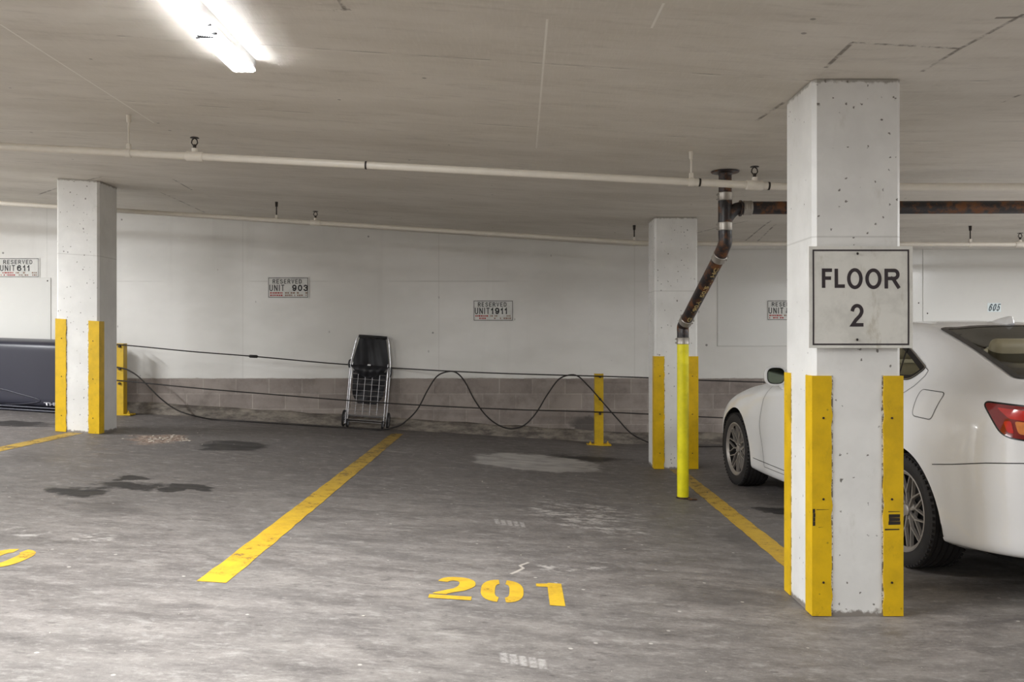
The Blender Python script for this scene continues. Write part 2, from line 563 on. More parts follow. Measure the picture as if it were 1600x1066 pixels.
def mat_backwall():
    t = NT('white_paint_over_grey_block')
    p = t.pos()
    s = t.sep(p)
    # block
    off = t.n('ShaderNodeCombineXYZ')
    t.link(s[0], off.inputs[0]); t.link(t.math('ADD', s[2], 0.142), off.inputs[1])
    br = t.n('ShaderNodeTexBrick')
    t.link(off.outputs[0], br.inputs['Vector'])
    br.inputs['Scale'].default_value = 1.0
    br.inputs['Mortar Size'].default_value = 0.007
    br.inputs['Mortar Smooth'].default_value = 0.3
    br.inputs['Brick Width'].default_value = 0.41
    br.inputs['Row Height'].default_value = 0.19
    br.inputs['Color1'].default_value = (*lin((158, 148, 141)), 1)
    br.inputs['Color2'].default_value = (*lin((142, 132, 126)), 1)
    br.inputs['Mortar'].default_value = (*lin((170, 161, 153)), 1)
    n1 = t.noise(p, 3.0, 5, 0.65)
    n2 = t.noise(p, 30, 4, 0.7)
    blk = t.mix(t.math('MULTIPLY', t.mapr(n1, 0.4, 0.7), 0.6), br.outputs['Color'], lin((108, 99, 94)))
    blk = t.mix(t.math('MULTIPLY', t.mapr(n2, 0.5, 0.75), 0.3), blk, lin((166, 158, 150)))
    # dark smudge low beside the right barrier post
    sm = t.ellipse(t.math('ADD', s[0], t.math('MULTIPLY', t.math('SUBTRACT', n1, 0.5), 0.6)), t.math('ADD', s[2], t.math('MULTIPLY', t.math('SUBTRACT', n1, 0.5), 0.5)), 0.86, 0.22, 0.16, 0.13, 0.4)
    blk = t.mix(t.math('MULTIPLY', sm, 0.75), blk, lin((62, 58, 56)))
    # paint
    n3 = t.noise(t.scale(p, (0.6, 1, 1.2)), 1.3, 4, 0.55)
    wh = t.mix(t.mapr(n3, 0.3, 0.7), lin((214, 212, 207)), lin((229, 227, 223)))
    vt = t.noise(t.scale(p, (2.2, 1, 0.15)), 2.0, 4, 0.6)
    wh = t.mix(t.math('MULTIPLY', t.mapr(vt, 0.55, 0.75), 0.25), wh, lin((196, 193, 187)))
    # formwork joint lines
    jz = t.math('ABSOLUTE', t.math('SUBTRACT', s[2], 2.02))
    wh = t.mix(t.math('MULTIPLY', t.mapr(jz, 0.012, 0.004), t.math('MULTIPLY', t.mapr(n3, 0.45, 0.6), 0.4)), wh, lin((170, 167, 160)))
    jx = t.math('ABSOLUTE', t.math('SUBTRACT', t.math('FRACT', t.math('DIVIDE', t.math('ADD', s[0], 9.5), 2.44)), 0.5))
    wh = t.mix(t.math('MULTIPLY', t.mapr(jx, 0.004, 0.001), 0.3), wh, lin((186, 183, 177)))
    wh = t.mix(t.math('MULTIPLY', t.specks(p, 3.3, 0.06, 0.45), 0.75), wh, lin((96, 92, 88)))
    wh = t.mix(t.math('MULTIPLY', t.specks(t.scale(p, (1.3, 1, 0.7)), 5.0, 0.07, 0.25), 0.5), wh, lin((140, 137, 132)))
    edge = t.math('ADD', s[2], t.math('MULTIPLY', t.math('SUBTRACT', t.noise(p, 6, 4, 0.7), 0.5), 0.03))
    white = t.mapr(edge, 0.808, 0.814)
    c = t.mix(white, blk, wh)
    t.base(c)
    t.rough(t.mapr(white, 0, 1, 0.8, 0.36))
    h = t.math('MULTIPLY', t.math('SUBTRACT', 1.0, white), t.math('SUBTRACT', t.math('MULTIPLY', n2, 0.4), br.outputs['Fac']))
    h = t.math('ADD', h, t.math('ADD', t.math('MULTIPLY', n3, 0.35), t.math('MULTIPLY', white, 0.3)))
    t.bump(h, 0.35, 0.012)
    return t.m


def mat_column():
    t = NT('chipped_white_paint')
    p = t.pos()
    s = t.sep(p)
    n = t.noise(p, 3, 5, 0.6)
    c = t.mix(t.mapr(n, 0.3, 0.7), lin((222, 221, 218)), lin((235, 234, 231)))
    g = t.noise(t.scale(p, (1, 1, 0.4)), 9, 5, 0.7)
    c = t.mix(t.math('MULTIPLY', t.mapr(g, 0.58, 0.78), 0.35), c, lin((188, 184, 172)))
    dn = t.n('ShaderNodeVectorMath', operation='ADD')
    t.link(p, dn.inputs[0]); t.link(t.scale(t.noise(p, 60, 3, 0.6, col=True), (0.022, 0.022, 0.03)), dn.inputs[1])
    sp = t.math('MAXIMUM', t.specks(dn.outputs[0], 11, 0.10, 0.4), t.specks(dn.outputs[0], 30, 0.19, 0.28))
    c = t.mix(t.math('MULTIPLY', sp, 0.85), c, lin((84, 76, 68)))
    # scuffed, exposed concrete along the foot
    z = t.math('SUBTRACT', s[2], t.math('MULTIPLY', t.math('MAXIMUM', t.math('SUBTRACT', BRK, s[0]), 0), SL))
    ft = t.mapr(t.math('ADD', z, t.math('MULTIPLY', t.math('SUBTRACT', t.noise(p, 18, 4, 0.7), 0.5), 0.07)), 0.03, 0.015)
    c = t.mix(t.math('MULTIPLY', ft, 0.85), c, lin((112, 102, 92)))
    # broken paint along the edges of the steel guards
    low = t.math('LESS_THAN', z, 1.13)
    ch = t.mapr(t.noise(p, 34, 4, 0.75), 0.47, 0.56)
    for ax, v in ((0, 1.481), (0, 1.7205), (0, -4.487), (0, -4.268), (1, 4.077), (1, 4.303), (1, 8.597), (1, 8.602)):
        dd = t.math('ABSOLUTE', t.math('SUBTRACT', s[ax], v))
        ed = t.math('MULTIPLY', t.math('MULTIPLY', t.mapr(dd, 0.0075, 0.003), ch), low)
        c = t.mix(t.math('MULTIPLY', ed, 0.85), c, lin((78, 68, 56)))
    # uneven grey line just under the ceiling
    tz = t.math('SUBTRACT', t.math('ADD', 2.52, t.math('MULTIPLY', t.math('MAXIMUM', t.math('SUBTRACT', BRK, s[0]), 0), 0.065)), s[2])
    tj = t.math('MULTIPLY', t.mapr(t.math('ADD', tz, t.math('MULTIPLY', t.math('SUBTRACT', t.noise(p, 22, 4, 0.7), 0.5), 0.05)), 0.022, 0.008), 0.7)
    c = t.mix(tj, c, lin((134, 126, 114)))
    # formwork lines
    for h in (1.78,):
        jd = t.math('ABSOLUTE', t.math('SUBTRACT', z, h))
        c = t.mix(t.math('MULTIPLY', t.mapr(jd, 0.006, 0.002), 0.35), c, lin((160, 158, 152)))
    t.base(c)
    t.rough(0.42)
    t.bump(t.math('ADD', n, t.math('MULTIPLY', sp, -0.5)), 0.25, 0.01)
    return t.m


def mat_yellow(name, c, dirt=0.5):
    t = NT(name)
    p = t.pos()
    n = t.noise(p, 7, 5, 0.65)
    col = t.mix(t.mapr(n, 0.35, 0.75), lin(c), lin(tuple(int(v * 0.9) for v in c)))
    d = t.noise(t.scale(p, (1, 1, 0.6)), 16, 5, 0.75)
    col = t.mix(t.math('MULTIPLY', t.mapr(d, 0.58, 0.75), dirt), col, lin((128, 96, 20)))
    sp = t.specks(p, 26, 0.16, 0.12)
    col = t.mix(t.math('MULTIPLY', sp, dirt), col, lin((58, 46, 24)))
    t.base(col)
    t.rough(0.42)
    t.bump(n, 0.12, 0.004)
    return t.m


def mat_roadpaint():
    t = NT('worn_yellow_floor_paint')
    p = t.pos()
    n = t.noise(p, 9, 6, 0.75)
    n2 = t.noise(p, 70, 3, 0.7)
    c = t.mix(t.mapr(n, 0.35, 0.7), lin((222, 182, 44)), lin((196, 154, 46)))
    s = t.sep(p)
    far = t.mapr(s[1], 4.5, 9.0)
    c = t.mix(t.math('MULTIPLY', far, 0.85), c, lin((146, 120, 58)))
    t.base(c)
    t.rough(0.55)
    w = t.math('ADD', t.math('MULTIPLY', n, 0.65), t.math('MULTIPLY', n2, 0.35))
    w = t.math('ADD', w, t.math('MULTIPLY', far, 0.075))
    hole = t.mapr(w, 0.57, 0.66, 0.0, 0.8)
    tr = t.n('ShaderNodeBsdfTransparent')
    mx = t.n('ShaderNodeMixShader')
    t.link(hole, mx.inputs[0]); t.link(t.p.outputs[0], mx.inputs[1]); t.link(tr.outputs[0], mx.inputs[2])
    t.link(mx.outputs[0], t.t.nodes['Material Output'].inputs['Surface'])
    return t.m


def mat_iron():
    t = NT('rusty_cast_iron')
    p = t.pos()
    n = t.noise(p, 11, 6, 0.7)
    n2 = t.noise(p, 40, 4, 0.7)
    c = t.mix(t.mapr(n, 0.46, 0.64), lin((38, 34, 36)), lin((112, 70, 38)))
    c = t.mix(t.math('MULTIPLY', t.mapr(n2, 0.62, 0.75), 0.5), c, lin((150, 120, 84)))
    t.base(c)
    t.rough(t.mapr(n, 0.45, 0.7, 0.32, 0.75))
    t.bump(n2, 0.3, 0.004)
    return t.m


def mat_curb():
    t = NT('stained_kerb_concrete')
    p = t.pos()
    n = t.noise(t.scale(p, (1, 1, 3)), 4, 6, 0.7)
    c = t.mix(t.mapr(n, 0.35, 0.65), lin((84, 77, 72)), lin((138, 130, 119)))
    n2 = t.noise(t.scale(p, (0.7, 1, 5)), 7, 5, 0.7)
    c = t.mix(t.math('MULTIPLY', t.mapr(n2, 0.56, 0.7), 0.6), c, lin((66, 60, 56)))
    t.base(c); t.rough(0.85); t.bump(n, 0.5, 0.015)
    return t.m


def mat_sign(name, c, dirt):
    t = NT(name)
    p = t.pos()
    n = t.noise(t.scale(p, (1, 1, 1)), 8, 5, 0.65)
    col = t.mix(t.mapr(n, 0.4, 0.7), lin(c), lin(tuple(int(v * 0.93) for v in c)))
    n2 = t.noise(t.scale(p, (1, 1, 0.35)), 12, 5, 0.7)
    col = t.mix(t.math('MULTIPLY', t.mapr(n2, 0.56, 0.72), dirt), col, lin((178, 170, 152)))
    t.base(col); t.rough(0.3)
    return t.m


def mat_glass(name, c, alpha):
    t = NT(name)
    t.base(lin(c)); t.rough(0.03)
    t.p.inputs['Specular IOR Level'].default_value = 0.6
    tr = t.n('ShaderNodeBsdfTransparent')
    tr.inputs[0].default_value = (*lin((196, 190, 160)), 1)
    mx = t.n('ShaderNodeMixShader')
    mx.inputs[0].default_value = alpha
    t.link(tr.outputs[0], mx.inputs[1]); t.link(t.p.outputs[0], mx.inputs[2])
    t.link(mx.outputs[0], t.t.nodes['Material Output'].inputs['Surface'])
    return t.m


MF = mat_floor()
MC = mat_ceiling()
MW = mat_backwall()
MCOL = mat_column()
MG = mat_yellow('worn_guard_yellow', (226, 184, 10), 0.4)
MG2 = mat_yellow('post_yellow', (206, 168, 20), 0.5)
MY = mat_yellow('bright_pole_yellow', (244, 232, 20), 0.1)
MP = mat_roadpaint()
MI = mat_iron()
MCURB = mat_curb()
M_pipe = plain('cream_pipe_paint', (226, 219, 207), 0.4, var=0.05)
M_band = plain('brushed_steel_band', (178, 172, 164), 0.38, 0.7, 0.12, 20)
M_steel = plain('galvanised_steel', (196, 198, 202), 0.3, 0.9, 0.05)
M_dark = plain('dark_oxidised_steel', (58, 52, 48), 0.5, 0.5)
M_black = plain('black_rubber', (30, 29, 30), 0.62)
M_cable = plain('dark_braided_steel_cable', (40, 36, 34), 0.5, 0.2)
M_ink = plain('black_lettering', (26, 24, 26), 0.45)
M_sign_ink = plain('charcoal_lettering', (58, 50, 54), 0.4)
M_red = plain('faded_red_print', (176, 66, 58), 0.5, var=0.2, vscale=60)
M_brownprint = plain('faded_brown_print', (150, 122, 104), 0.5, var=0.2, vscale=60)
M_plate = mat_sign('sign_plate_enamel', (216, 215, 210), 0.5)
M_floorplate = mat_sign('floor_sign_enamel', (226, 224, 217), 0.55)
M_panel = plain('white_sheet_metal', (218, 217, 213), 0.24, var=0.02, vscale=2)
M_whitewall = plain('white_wall_paint', (222, 220, 215), 0.45, var=0.03, vscale=2)
M_housing = plain('white_fixture_enamel', (226, 226, 228), 0.35, var=0.02)
M_lamp = mat_emit('lit_diffuser', (0.965, 0.985, 1.0), 18.5)
M_lampedge = mat_emit('milky_diffuser_edge', (0.965, 0.985, 1.0), 0.13)
M_lamp_mid = mat_emit('lit_mid_diffuser', (0.965, 0.985, 1.0), 17.0)  # these diffusers differ only in strength, set to balance the light
M_lamp_low = mat_emit('lit_low_diffuser', (0.965, 0.985, 1.0), 10.5)
M_lamp_far = mat_emit('lit_bright_diffuser', (0.965, 0.985, 1.0), 21.0)
M_bag = plain('black_nylon', (66, 66, 70), 0.42, var=0.15, vscale=9)
M_wire = plain('chromed_wire', (206, 206, 210), 0.25, 0.85, 0.04)
M_box = plain('navy_black_plastic', (44, 44, 56), 0.38, var=0.08, vscale=3)
M_chrome = plain('chrome', (222, 222, 224), 0.12, 1.0, 0.01)

# ------------------------------------------------------------------ the setting
XL, XR, YB, YW = -9.0, 9.0, -7.0, 10.6


def grid_sheet(zfun, xs, ys, flip):
    bm = B()
    vv = [[bm.verts.new((x, y, zfun(x, y))) for x in xs] for y in ys]
    for j in range(len(ys) - 1):
        for i in range(len(xs) - 1):
            q = [vv[j][i], vv[j][i + 1], vv[j + 1][i + 1], vv[j + 1][i]]
            bm.faces.new(q[::-1] if flip else q)
    return bm


ysl = [YB, -2, 3, 6, 8.8] + [8.8 + 0.2 * k for k in range(1, 9)] + [YW]
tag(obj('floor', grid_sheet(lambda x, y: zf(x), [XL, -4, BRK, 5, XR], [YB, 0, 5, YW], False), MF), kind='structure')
tag(obj('ceiling', grid_sheet(zc, [XL, -4, BRK, 5, XR], ysl, True), MC), kind='structure')


def wall(name, pts, mat):
    bm = B(); poly(bm, pts)
    return tag(obj(name, bm, mat), kind='structure')


bm = B()
poly(bm, [(XL, YW, zf(XL)), (BRK, YW, 0), (XR, YW, 0), (XR, YW, zc(XR, YW)), (BRK, YW, zc(BRK, YW)), (XL, YW, zc(XL, YW))])
tag(obj('wall_back', bm, MW), kind='structure')
wall('wall_left', [(XL, YB, zf(XL)), (XL, YW, zf(XL)), (XL, YW, zc(XL, YW)), (XL, 8.8, zc(XL, 0)), (XL, YB, zc(XL, 0))], M_whitewall)
wall('wall_right', [(XR, YW, 0), (XR, YB, 0), (XR, YB, 2.52), (XR, 8.8, 2.52), (XR, YW, zc(XR, YW))], M_whitewall)
wall('wall_front', [(XR, YB, 0), (BRK, YB, 0), (XL, YB, zf(XL)), (XL, YB, zc(XL, 0)), (BRK, YB, 2.52), (XR, YB, 2.52)], M_whitewall)

# concrete ledge along the foot of the wall, following the ramp
bm = B()
n = 90
rows = []
for i in range(n + 1):
    x = XL + (XR - XL) * i / n
    j = 0.006 * math.sin(i * 1.7) + 0.004 * math.sin(i * 4.1)
    z = zf(x)
    rows.append([bm.verts.new((x, YW - 0.075 + j, z)), bm.verts.new((x, YW - 0.06 + j, z + 0.11 + j)), bm.verts.new((x, YW - 0.04 + j, z + 0.13 + j)), bm.verts.new((x, YW, z + 0.135 + j))])
for i in range(n):
    for k in range(3):
        bm.faces.new((rows[i][k], rows[i + 1][k], rows[i + 1][k + 1], rows[i][k + 1]))
tag(obj('trim_1', bm, MCURB, smooth=40), kind='structure')

# ------------------------------------------------------------------ columns with corner guards


def column(x0, x1, y0, y1, gw, label, corners, scuffs=False):
    zb = min(zf(x0), zf(x1))
    root = empty('concrete_column', ((x0 + x1) / 2, (y0 + y1) / 2, zb), 0, label, 'column', 'painted concrete columns')
    root['kind'] = 'thing'
    b = 0.018
    ring = [(x0 + b, y0), (x1 - b, y0), (x1, y0 + b), (x1, y1 - b), (x1 - b, y1), (x0 + b, y1), (x0, y1 - b), (x0, y0 + b)]
    bm = B()
    zs = 6
    prev = None
    for k in range(zs + 1):
        t = k / zs
        row = [bm.verts.new((x, y, zf(x) + (zc(x, y) - 0.002 - zf(x)) * t)) for x, y in ring]
        if prev:
            for i in range(8):
                bm.faces.new((prev[i], prev[(i + 1) % 8], row[(i + 1) % 8], row[i]))
        prev = row
    obj('shaft', bm, MCOL, root)
    gh = 1.125
    th = 0.007
    for (cx, cy, sx, sy) in ((x0, y0, 1, 1), (x1, y0, -1, 1), (x0, y1, 1, -1), (x1, y1, -1, -1))[:corners]:
        bm = B()
        ox, oy = cx - sx * th, cy - sy * th
        L = [(ox, oy), (cx + sx * gw, oy), (cx + sx * gw, cy), (cx, cy), (cx, cy + sy * gw), (ox, cy + sy * gw)]
        nz = 24
        prev = None
        for k in range(nz + 1):
            row = []
            for (px, py) in L:
                w = 0
                if (px, py) in (L[1], L[2]):
                    w = sx * 0.0025 * math.sin(k * 2.1 + cx * 7) * (1 + math.sin(k * 0.7))
                row.append(bm.verts.new((px + w, py, zf(px) + 0.003 + gh * k / nz)))
            if prev:
                for i in range(6):
                    bm.faces.new((prev[i], prev[(i + 1) % 6], row[(i + 1) % 6], row[i]))
            else:
                bm.faces.new(row)
            prev = row
        bm.faces.new(prev)
        bmesh.ops.recalc_face_normals(bm, faces=bm.faces[:])
        g = obj('corner_guard', bm, MG, root)
        # bolt heads
        for hz in (0.16, 0.55, 0.93):
            bb = B()
            bmesh.ops.create_cone(bb, cap_ends=True, segments=8, radius1=0.006, radius2=0.005, depth=0.004,
                                  matrix=Matrix.Translation((cx + sx * gw * 0.55, oy - sy * 0.001, zf(cx) + hz)) @ Matrix.Rotation(PI / 2, 4, 'X'))
            bo = obj('bolt_head', bb, M_dark, root); bo.parent = g
        if scuffs and sy == 1:
            bs = B()
            random.seed(3 if sx > 0 else 5)
            yy = oy - 0.0008
            def smear(xa, xb, za, zb, n):
                for k in range(n):
                    z0 = za + (zb - za) * k / n
                    j0, j1 = random.uniform(0, .18) * (xb - xa), random.uniform(0, .12) * (xb - xa)
                    poly(bs, [(xa + j0, yy, z0), (xb - j1, yy, z0 + .002), (xb - j1, yy, z0 + (zb - za) / n * 1.02), (xa + j0, yy, z0 + (zb - za) / n * 1.0)])
            if sx < 0:
                smear(cx - gw * .84, cx - gw * .02, .430, .480, 3)
                smear(cx - gw * .95, cx - gw * .1, .405, .412, 1)
                smear(cx - gw * .90, cx - gw * .05, .490, .494, 1)
            else:
                smear(cx - .004, cx + gw * .10, .425, .505, 4)
                smear(cx + .01, cx + gw * .86, .500, .503, 1)
                smear(cx + gw * .2, cx + gw * .6, .418, .420, 1)
            so = obj('scuff_marks', bs, M_dark, root); so.parent = g
    return root


column(1.393, 1.807, 3.99, 4.39, 0.085, 'white concrete column in front of the white car, carrying the FLOOR 2 sign', 4, True)
column(1.386, 1.815, 8.5, 8.90, 0.095, 'white concrete column standing behind the bright yellow drain pipe', 2)
column(-4.589, -4.165, 8.5, 8.90, 0.10, 'white concrete column standing beside the dark roof box', 2)

# ------------------------------------------------------------------ signs
def plate(name, x0, x1, z0, z1, y, mat, label, cat, group=None, bend=0.0, th=0.003):
    bm = B()
    n = 12
    f0 = []; b0 = []
    for j in range(n + 1):
        rf = []; rb = []
        for i in range(n + 1):
            u, v = i / n, j / n
            d = bend * (math.sin(v * PI * 1.3 + 0.4) * 0.5 + (u - 0.5) ** 2 * 2 * (0.4 + v))
            x, z = x0 + (x1 - x0) * u, z0 + (z1 - z0) * v
            rf.append(bm.verts.new((x, y - th - d, z))); rb.append(bm.verts.new((x, y - d * 0.98, z)))
        f0.append(rf); b0.append(rb)
    for j in range(n):
        for i in range(n):
            bm.faces.new((f0[j][i], f0[j][i + 1], f0[j + 1][i + 1], f0[j + 1][i]))
            bm.faces.new((b0[j][i], b0[j + 1][i], b0[j + 1][i + 1], b0[j][i + 1]))
    for i in range(n):
        bm.faces.new((f0[0][i], b0[0][i], b0[0][i + 1], f0[0][i + 1]))
        bm.faces.new((f0[n][i], f0[n][i + 1], b0[n][i + 1], b0[n][i]))
        bm.faces.new((f0[i][0], f0[i + 1][0], b0[i + 1][0], b0[i][0]))
        bm.faces.new((f0[i][n], b0[i][n], b0[i + 1][n], f0[i + 1][n]))
    return tag(obj(name, bm, mat, smooth=40), label, cat, group)


def frame_bm(x0, x1, z0, z1, w, y):
    bm = B()
    for a, b, c, d in ((x0, x1, z0, z0 + w), (x0, x1, z1 - w, z1), (x0, x0 + w, z0 + w, z1 - w), (x1 - w, x1, z0 + w, z1 - w)):
        poly(bm, [(a, y, c), (b, y, c), (b, y, d), (a, y, d)])
    return bm


def reserved(px0, px1, py0, py1, unit, ux0, ux1, label, dy=0.0):
    Y = YW - 0.012
    a, b = at(px0, py1, Y), at(px1, py0, Y)
    x0, x1, z0, z1 = a.x, b.x, a.z, b.z
    W, H = x1 - x0, z1 - z0
    p = plate('parking_sign', x0, x1, z0, z1, YW - 0.004 - dy, M_plate, label, 'sign', 'reserved parking signs on the back wall')
    yt = YW - 0.0085 - dy
    obj('border', frame_bm(x0 + 0.02 * W, x1 - 0.03 * W, z0 + 0.03 * H, z1 - 0.03 * H, 0.006, yt), M_dark, p)
    obj('lettering', stroke_text('RESERVED', x0 + 0.47 * W, z0 + 0.79 * H, 0.70 * W, 0.21 * H, yt, 0.0085, .38), M_ink, p)
    obj('lettering', stroke_text('UNIT', x0 + 0.225 * W, z0 + 0.485 * H, 0.36 * W, 0.30 * H, yt, 0.010, .4), M_ink, p)
    obj('unit_number', stroke_text(unit, x0 + (ux0 + ux1) / 2 * W, z0 + 0.485 * H, (ux1 - ux0) * W, 0.30 * H, yt, 0.016, .30), M_ink, p)
    # two rows of small worn print
    random.seed(int(px0) + 11)
    for mat, c0, c1 in ((M_red, 0.06, 0.37), (M_brownprint, 0.42, 0.94)):
        bm = B()
        for row in (0.215, 0.10):
            x = c0
            while x < c1:
                w = random.uniform(0.015, 0.05)
                if random.random() < (0.9 if mat is M_red else 0.62):
                    poly(bm, [(x0 + x * W, yt, z0 + row * H), (x0 + (x + w) * W, yt, z0 + row * H), (x0 + (x + w) * W, yt, z0 + (row + 0.07) * H), (x0 + x * W, yt, z0 + (row + 0.07) * H)])
                x += w + 0.012
        obj('small_print', bm, mat, p)
    return p


reserved(-3, 62, 403, 434, '611', 0.45, 0.76, 'white RESERVED UNIT 611 sign on the wall above the dark roof box')
reserved(418, 483, 433, 466, '903', 0.59, 0.97, 'white RESERVED UNIT 903 sign on the wall above the folding cart')
reserved(739, 803, 469, 502, '1911', 0.44, 0.84, 'white RESERVED UNIT 1911 sign on the wall, third from the left')
reserved(1198, 1262, 469, 501, '5', 0.465, 0.565, 'RESERVED UNIT sign half hidden behind the near column, above the car mirror', 0.0085)

# FLOOR 2 sign on the near column
yS = 3.966
a, b = at(1264, 544, yS), at(1426, 385, yS)
fs = plate('floor_sign', a.x, b.x, a.z, b.z, yS + 0.004, M_floorplate, 'square white FLOOR 2 sign with black border on the near column', 'sign', bend=0.004)
yt = yS - 0.0075
def px_rect(px0, px1, py0, py1, y):
    q, r = at(px0, py1, y), at(px1, py0, y)
    return q.x, r.x, q.z, r.z
def conform(bm):
    # follow the slight bend of the plate
    for v in bm.verts:
        u, w = (v.co.x - a.x) / (b.x - a.x), (v.co.z - a.z) / (b.z - a.z)
        d = 0.004 * (math.sin(w * PI * 1.3 + 0.4) * 0.5 + (u - 0.5) ** 2 * 2 * (0.4 + w))
        v.co.y = yS + 0.004 - 0.003 - d - 0.0008
    return bm
bm = frame_bm(*px_rect(1269.5, 1420.5, 390, 539.5, yS), 0.0075, yt)
bmesh.ops.subdivide_edges(bm, edges=bm.edges[:], cuts=10, use_grid_fill=True)
obj('border', conform(bm), M_sign_ink, fs)
for s, r in (('F', (1284, 1300, 419.5, 450)), ('L', (1304, 1320, 420, 450)), ('O', (1323.5, 1348, 419, 452)), ('O', (1352, 1377.5, 419.5, 452)), ('R', (1382, 1406, 420, 451)), ('2', (1329, 1349, 475, 510.5))):
    x0, x1, z0, z1 = px_rect(*r, yS)
    obj('lettering', conform(stroke_text(s, (x0 + x1) / 2, (z0 + z1) / 2, x1 - x0, z1 - z0, yt, 0.0165)), M_sign_ink, fs)
for (px, py) in ((1339.5, 396.5), (1339, 531)):
    q = at(px, py, yS)
    bm = B()
    bmesh.ops.create_uvsphere(bm, u_segments=12, v_segments=8, radius=0.006, matrix=Matrix.Translation((q.x, yS - 0.004, q.z)) @ Matrix.Diagonal((1, 0.6, 1, 1)))
    obj('screw', bm, M_dark, fs, smooth=180)

# handwritten tape label
yL = YW - 0.014
q0, q1 = at(1543, 487.5, yL), at(1564, 473.5, yL)
tl = plate('tape_label', q0.x, q1.x, q0.z, q1.z, YW - 0.012, plain('pale_blue_tape', (226, 236, 238), 0.4, var=0.03), 'small pale tape label with 605 handwritten, on the wall above the car', 'label')
bm = stroke_text('605', (q0.x + q1.x) / 2, (q0.z + q1.z) / 2, 0.135, 0.09, YW - 0.0165, 0.0125, .3)
for v in bm.verts:
    v.co.x += (v.co.z - q0.z) * 0.28 - 0.012
obj('lettering', bm, plain('dark_teal_marker', (48, 66, 74), 0.5), tl)

# flat sheet-metal wall panels
def wall_panel(x0, x1, z0, z1, label, screws):
    bm = B()
    box(bm, x0, x1, YW - 0.011, YW - 0.001, z0, z1, 0.003, 1)
    p = tag(obj('wall_panel', bm, M_panel), label, 'panel', 'sheet panels on the back wall')
    for sx, sz in screws:
        bs = B()
        bmesh.ops.create_uvsphere(bs, u_segments=8, v_segments=6, radius=0.009, matrix=Matrix.Translation((sx, YW - 0.012, sz)) @ Matrix.Diagonal((1, 0.5, 1, 1)))
        obj('screw', bs, M_dark, p)
    return p
q0, q1 = at(80, 600, YW), at(80, 434, YW)
wall_panel(-8.2, q0.x, 0.72, q1.z, 'white sheet-metal panel on the wall behind the dark roof box', [(q0.x - 0.04, q1.z - 0.04)])
q0, q1 = at(1121, 541, YW), at(1441, 400, YW)
wall_panel(q0.x, q1.x, q0.z, 2.42, 'large white panel on the wall behind the near column and the car mirror', [(q1.x - 0.05, 1.75)])
wall_panel(q1.x + 0.004, q1.x + 2.44, q0.z, 2.42, 'large white panel on the wall above the car roof, under the 605 label', [(q1.x + 0.06, 1.62)])

# ------------------------------------------------------------------ floor paint
def floor_strip(x0, x1, y0, y1, label, jag=0.004, seed=1):
    random.seed(seed)
    bm = B()
    n = 60
    prev = None
    for k in range(n + 1):
        y = y0 + (y1 - y0) * k / n
        xa, xb = x0 + random.uniform(-jag, jag), x1 + random.uniform(-jag, jag)
        row = [bm.verts.new((xa, y, zf(xa) + 0.002)), bm.verts.new((xb, y, zf(xb) + 0.002))]
        if prev:
            bm.faces.new((prev[0], prev[1], row[1], row[0]))
        prev = row
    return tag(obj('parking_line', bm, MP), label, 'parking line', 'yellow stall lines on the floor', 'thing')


floor_strip(-1.472, -1.335, 3.93, 10.1, 'yellow stall line left of number 201, running to the folding cart', seed=4)
floor_strip(1.53, 1.665, 4.42, 8.47, 'yellow stall line from the near column towards the yellow drain pipe', seed=5)
floor_strip(-4.45, -4.31, 3.93, 8.48, 'yellow stall line ending at the column beside the dark roof box', seed=6)


def arc(cx, cy, rx, ry, a0, a1, n=14, p=2.6):
    out = []
    for k in range(n + 1):
        a = math.radians(a0 + (a1 - a0) * k / n)
        c, s = math.cos(a), math.sin(a)
        out.append((cx + rx * math.copysign(abs(c) ** (2 / p), c), cy + ry * math.copysign(abs(s) ** (2 / p), s)))
    return out


def digit_polys(d):
    if d == '0':
        L = arc(.5, .5, .5, .5, 97, 263) + arc(.5, .5, .17, .30, 258, 102, p=3.5)
        R = arc(.5, .5, .5, .5, -83, 83) + arc(.5, .5, .17, .30, 78, -78, p=3.5)
        return [L, R]
    if d == '1':
        return [[(0, .80), (0, .93), (.42, .96), (.5, 1), (1, 1), (1, 0), (.44, 0), (.44, .80)]]
    if d == '2':
        top = [(.10, .76)] + arc(.55, .70, .45, .30, 160, -10, 16, 2.4) + [(.92, .52), (.78, .40), (.55, .30), (.40, .22), (.38, .19), (.06, .19), (.10, .24), (.28, .34), (.50, .46), (.60, .58), (.62, .68)] + arc(.48, .70, .14, .12, 10, 150, 8) + [(.33, .74)]
        return [top, [(0, 0), (0, .15), (.96, .15), (.96, 0)]]


def floor_number(root, s, xs, w, y0, h):
    w0 = w
    for ch, x0 in zip(s, xs):
        w = w0 * (0.62 if ch == '1' else 1)
        bm = B()
        for P in digit_polys(ch):
            poly(bm, [(x0 + u * w, y0 + v * h, zf(x0 + u * w) + 0.002) for u, v in P])
        bmesh.ops.triangulate(bm, faces=bm.faces[:])
        for f in bm.faces:
            if f.normal.z < 0: f.normal_flip()
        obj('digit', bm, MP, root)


r = empty('stall_number', (-0.1, 4.0, zf(-0.1)), 0, 'yellow stencilled stall number 201 painted on the concrete floor', 'floor number')
floor_number(r, '201', [-0.402, -0.168, 0.10], 0.205, 3.90, 0.36)
r = empty('stall_number', (-2.5, 4.1, zf(-2.5)), 0, 'yellow stencilled zero, last digit of the next stall number', 'floor number')
floor_number(r, '0', [-2.575], 0.215, 3.93, 0.34)

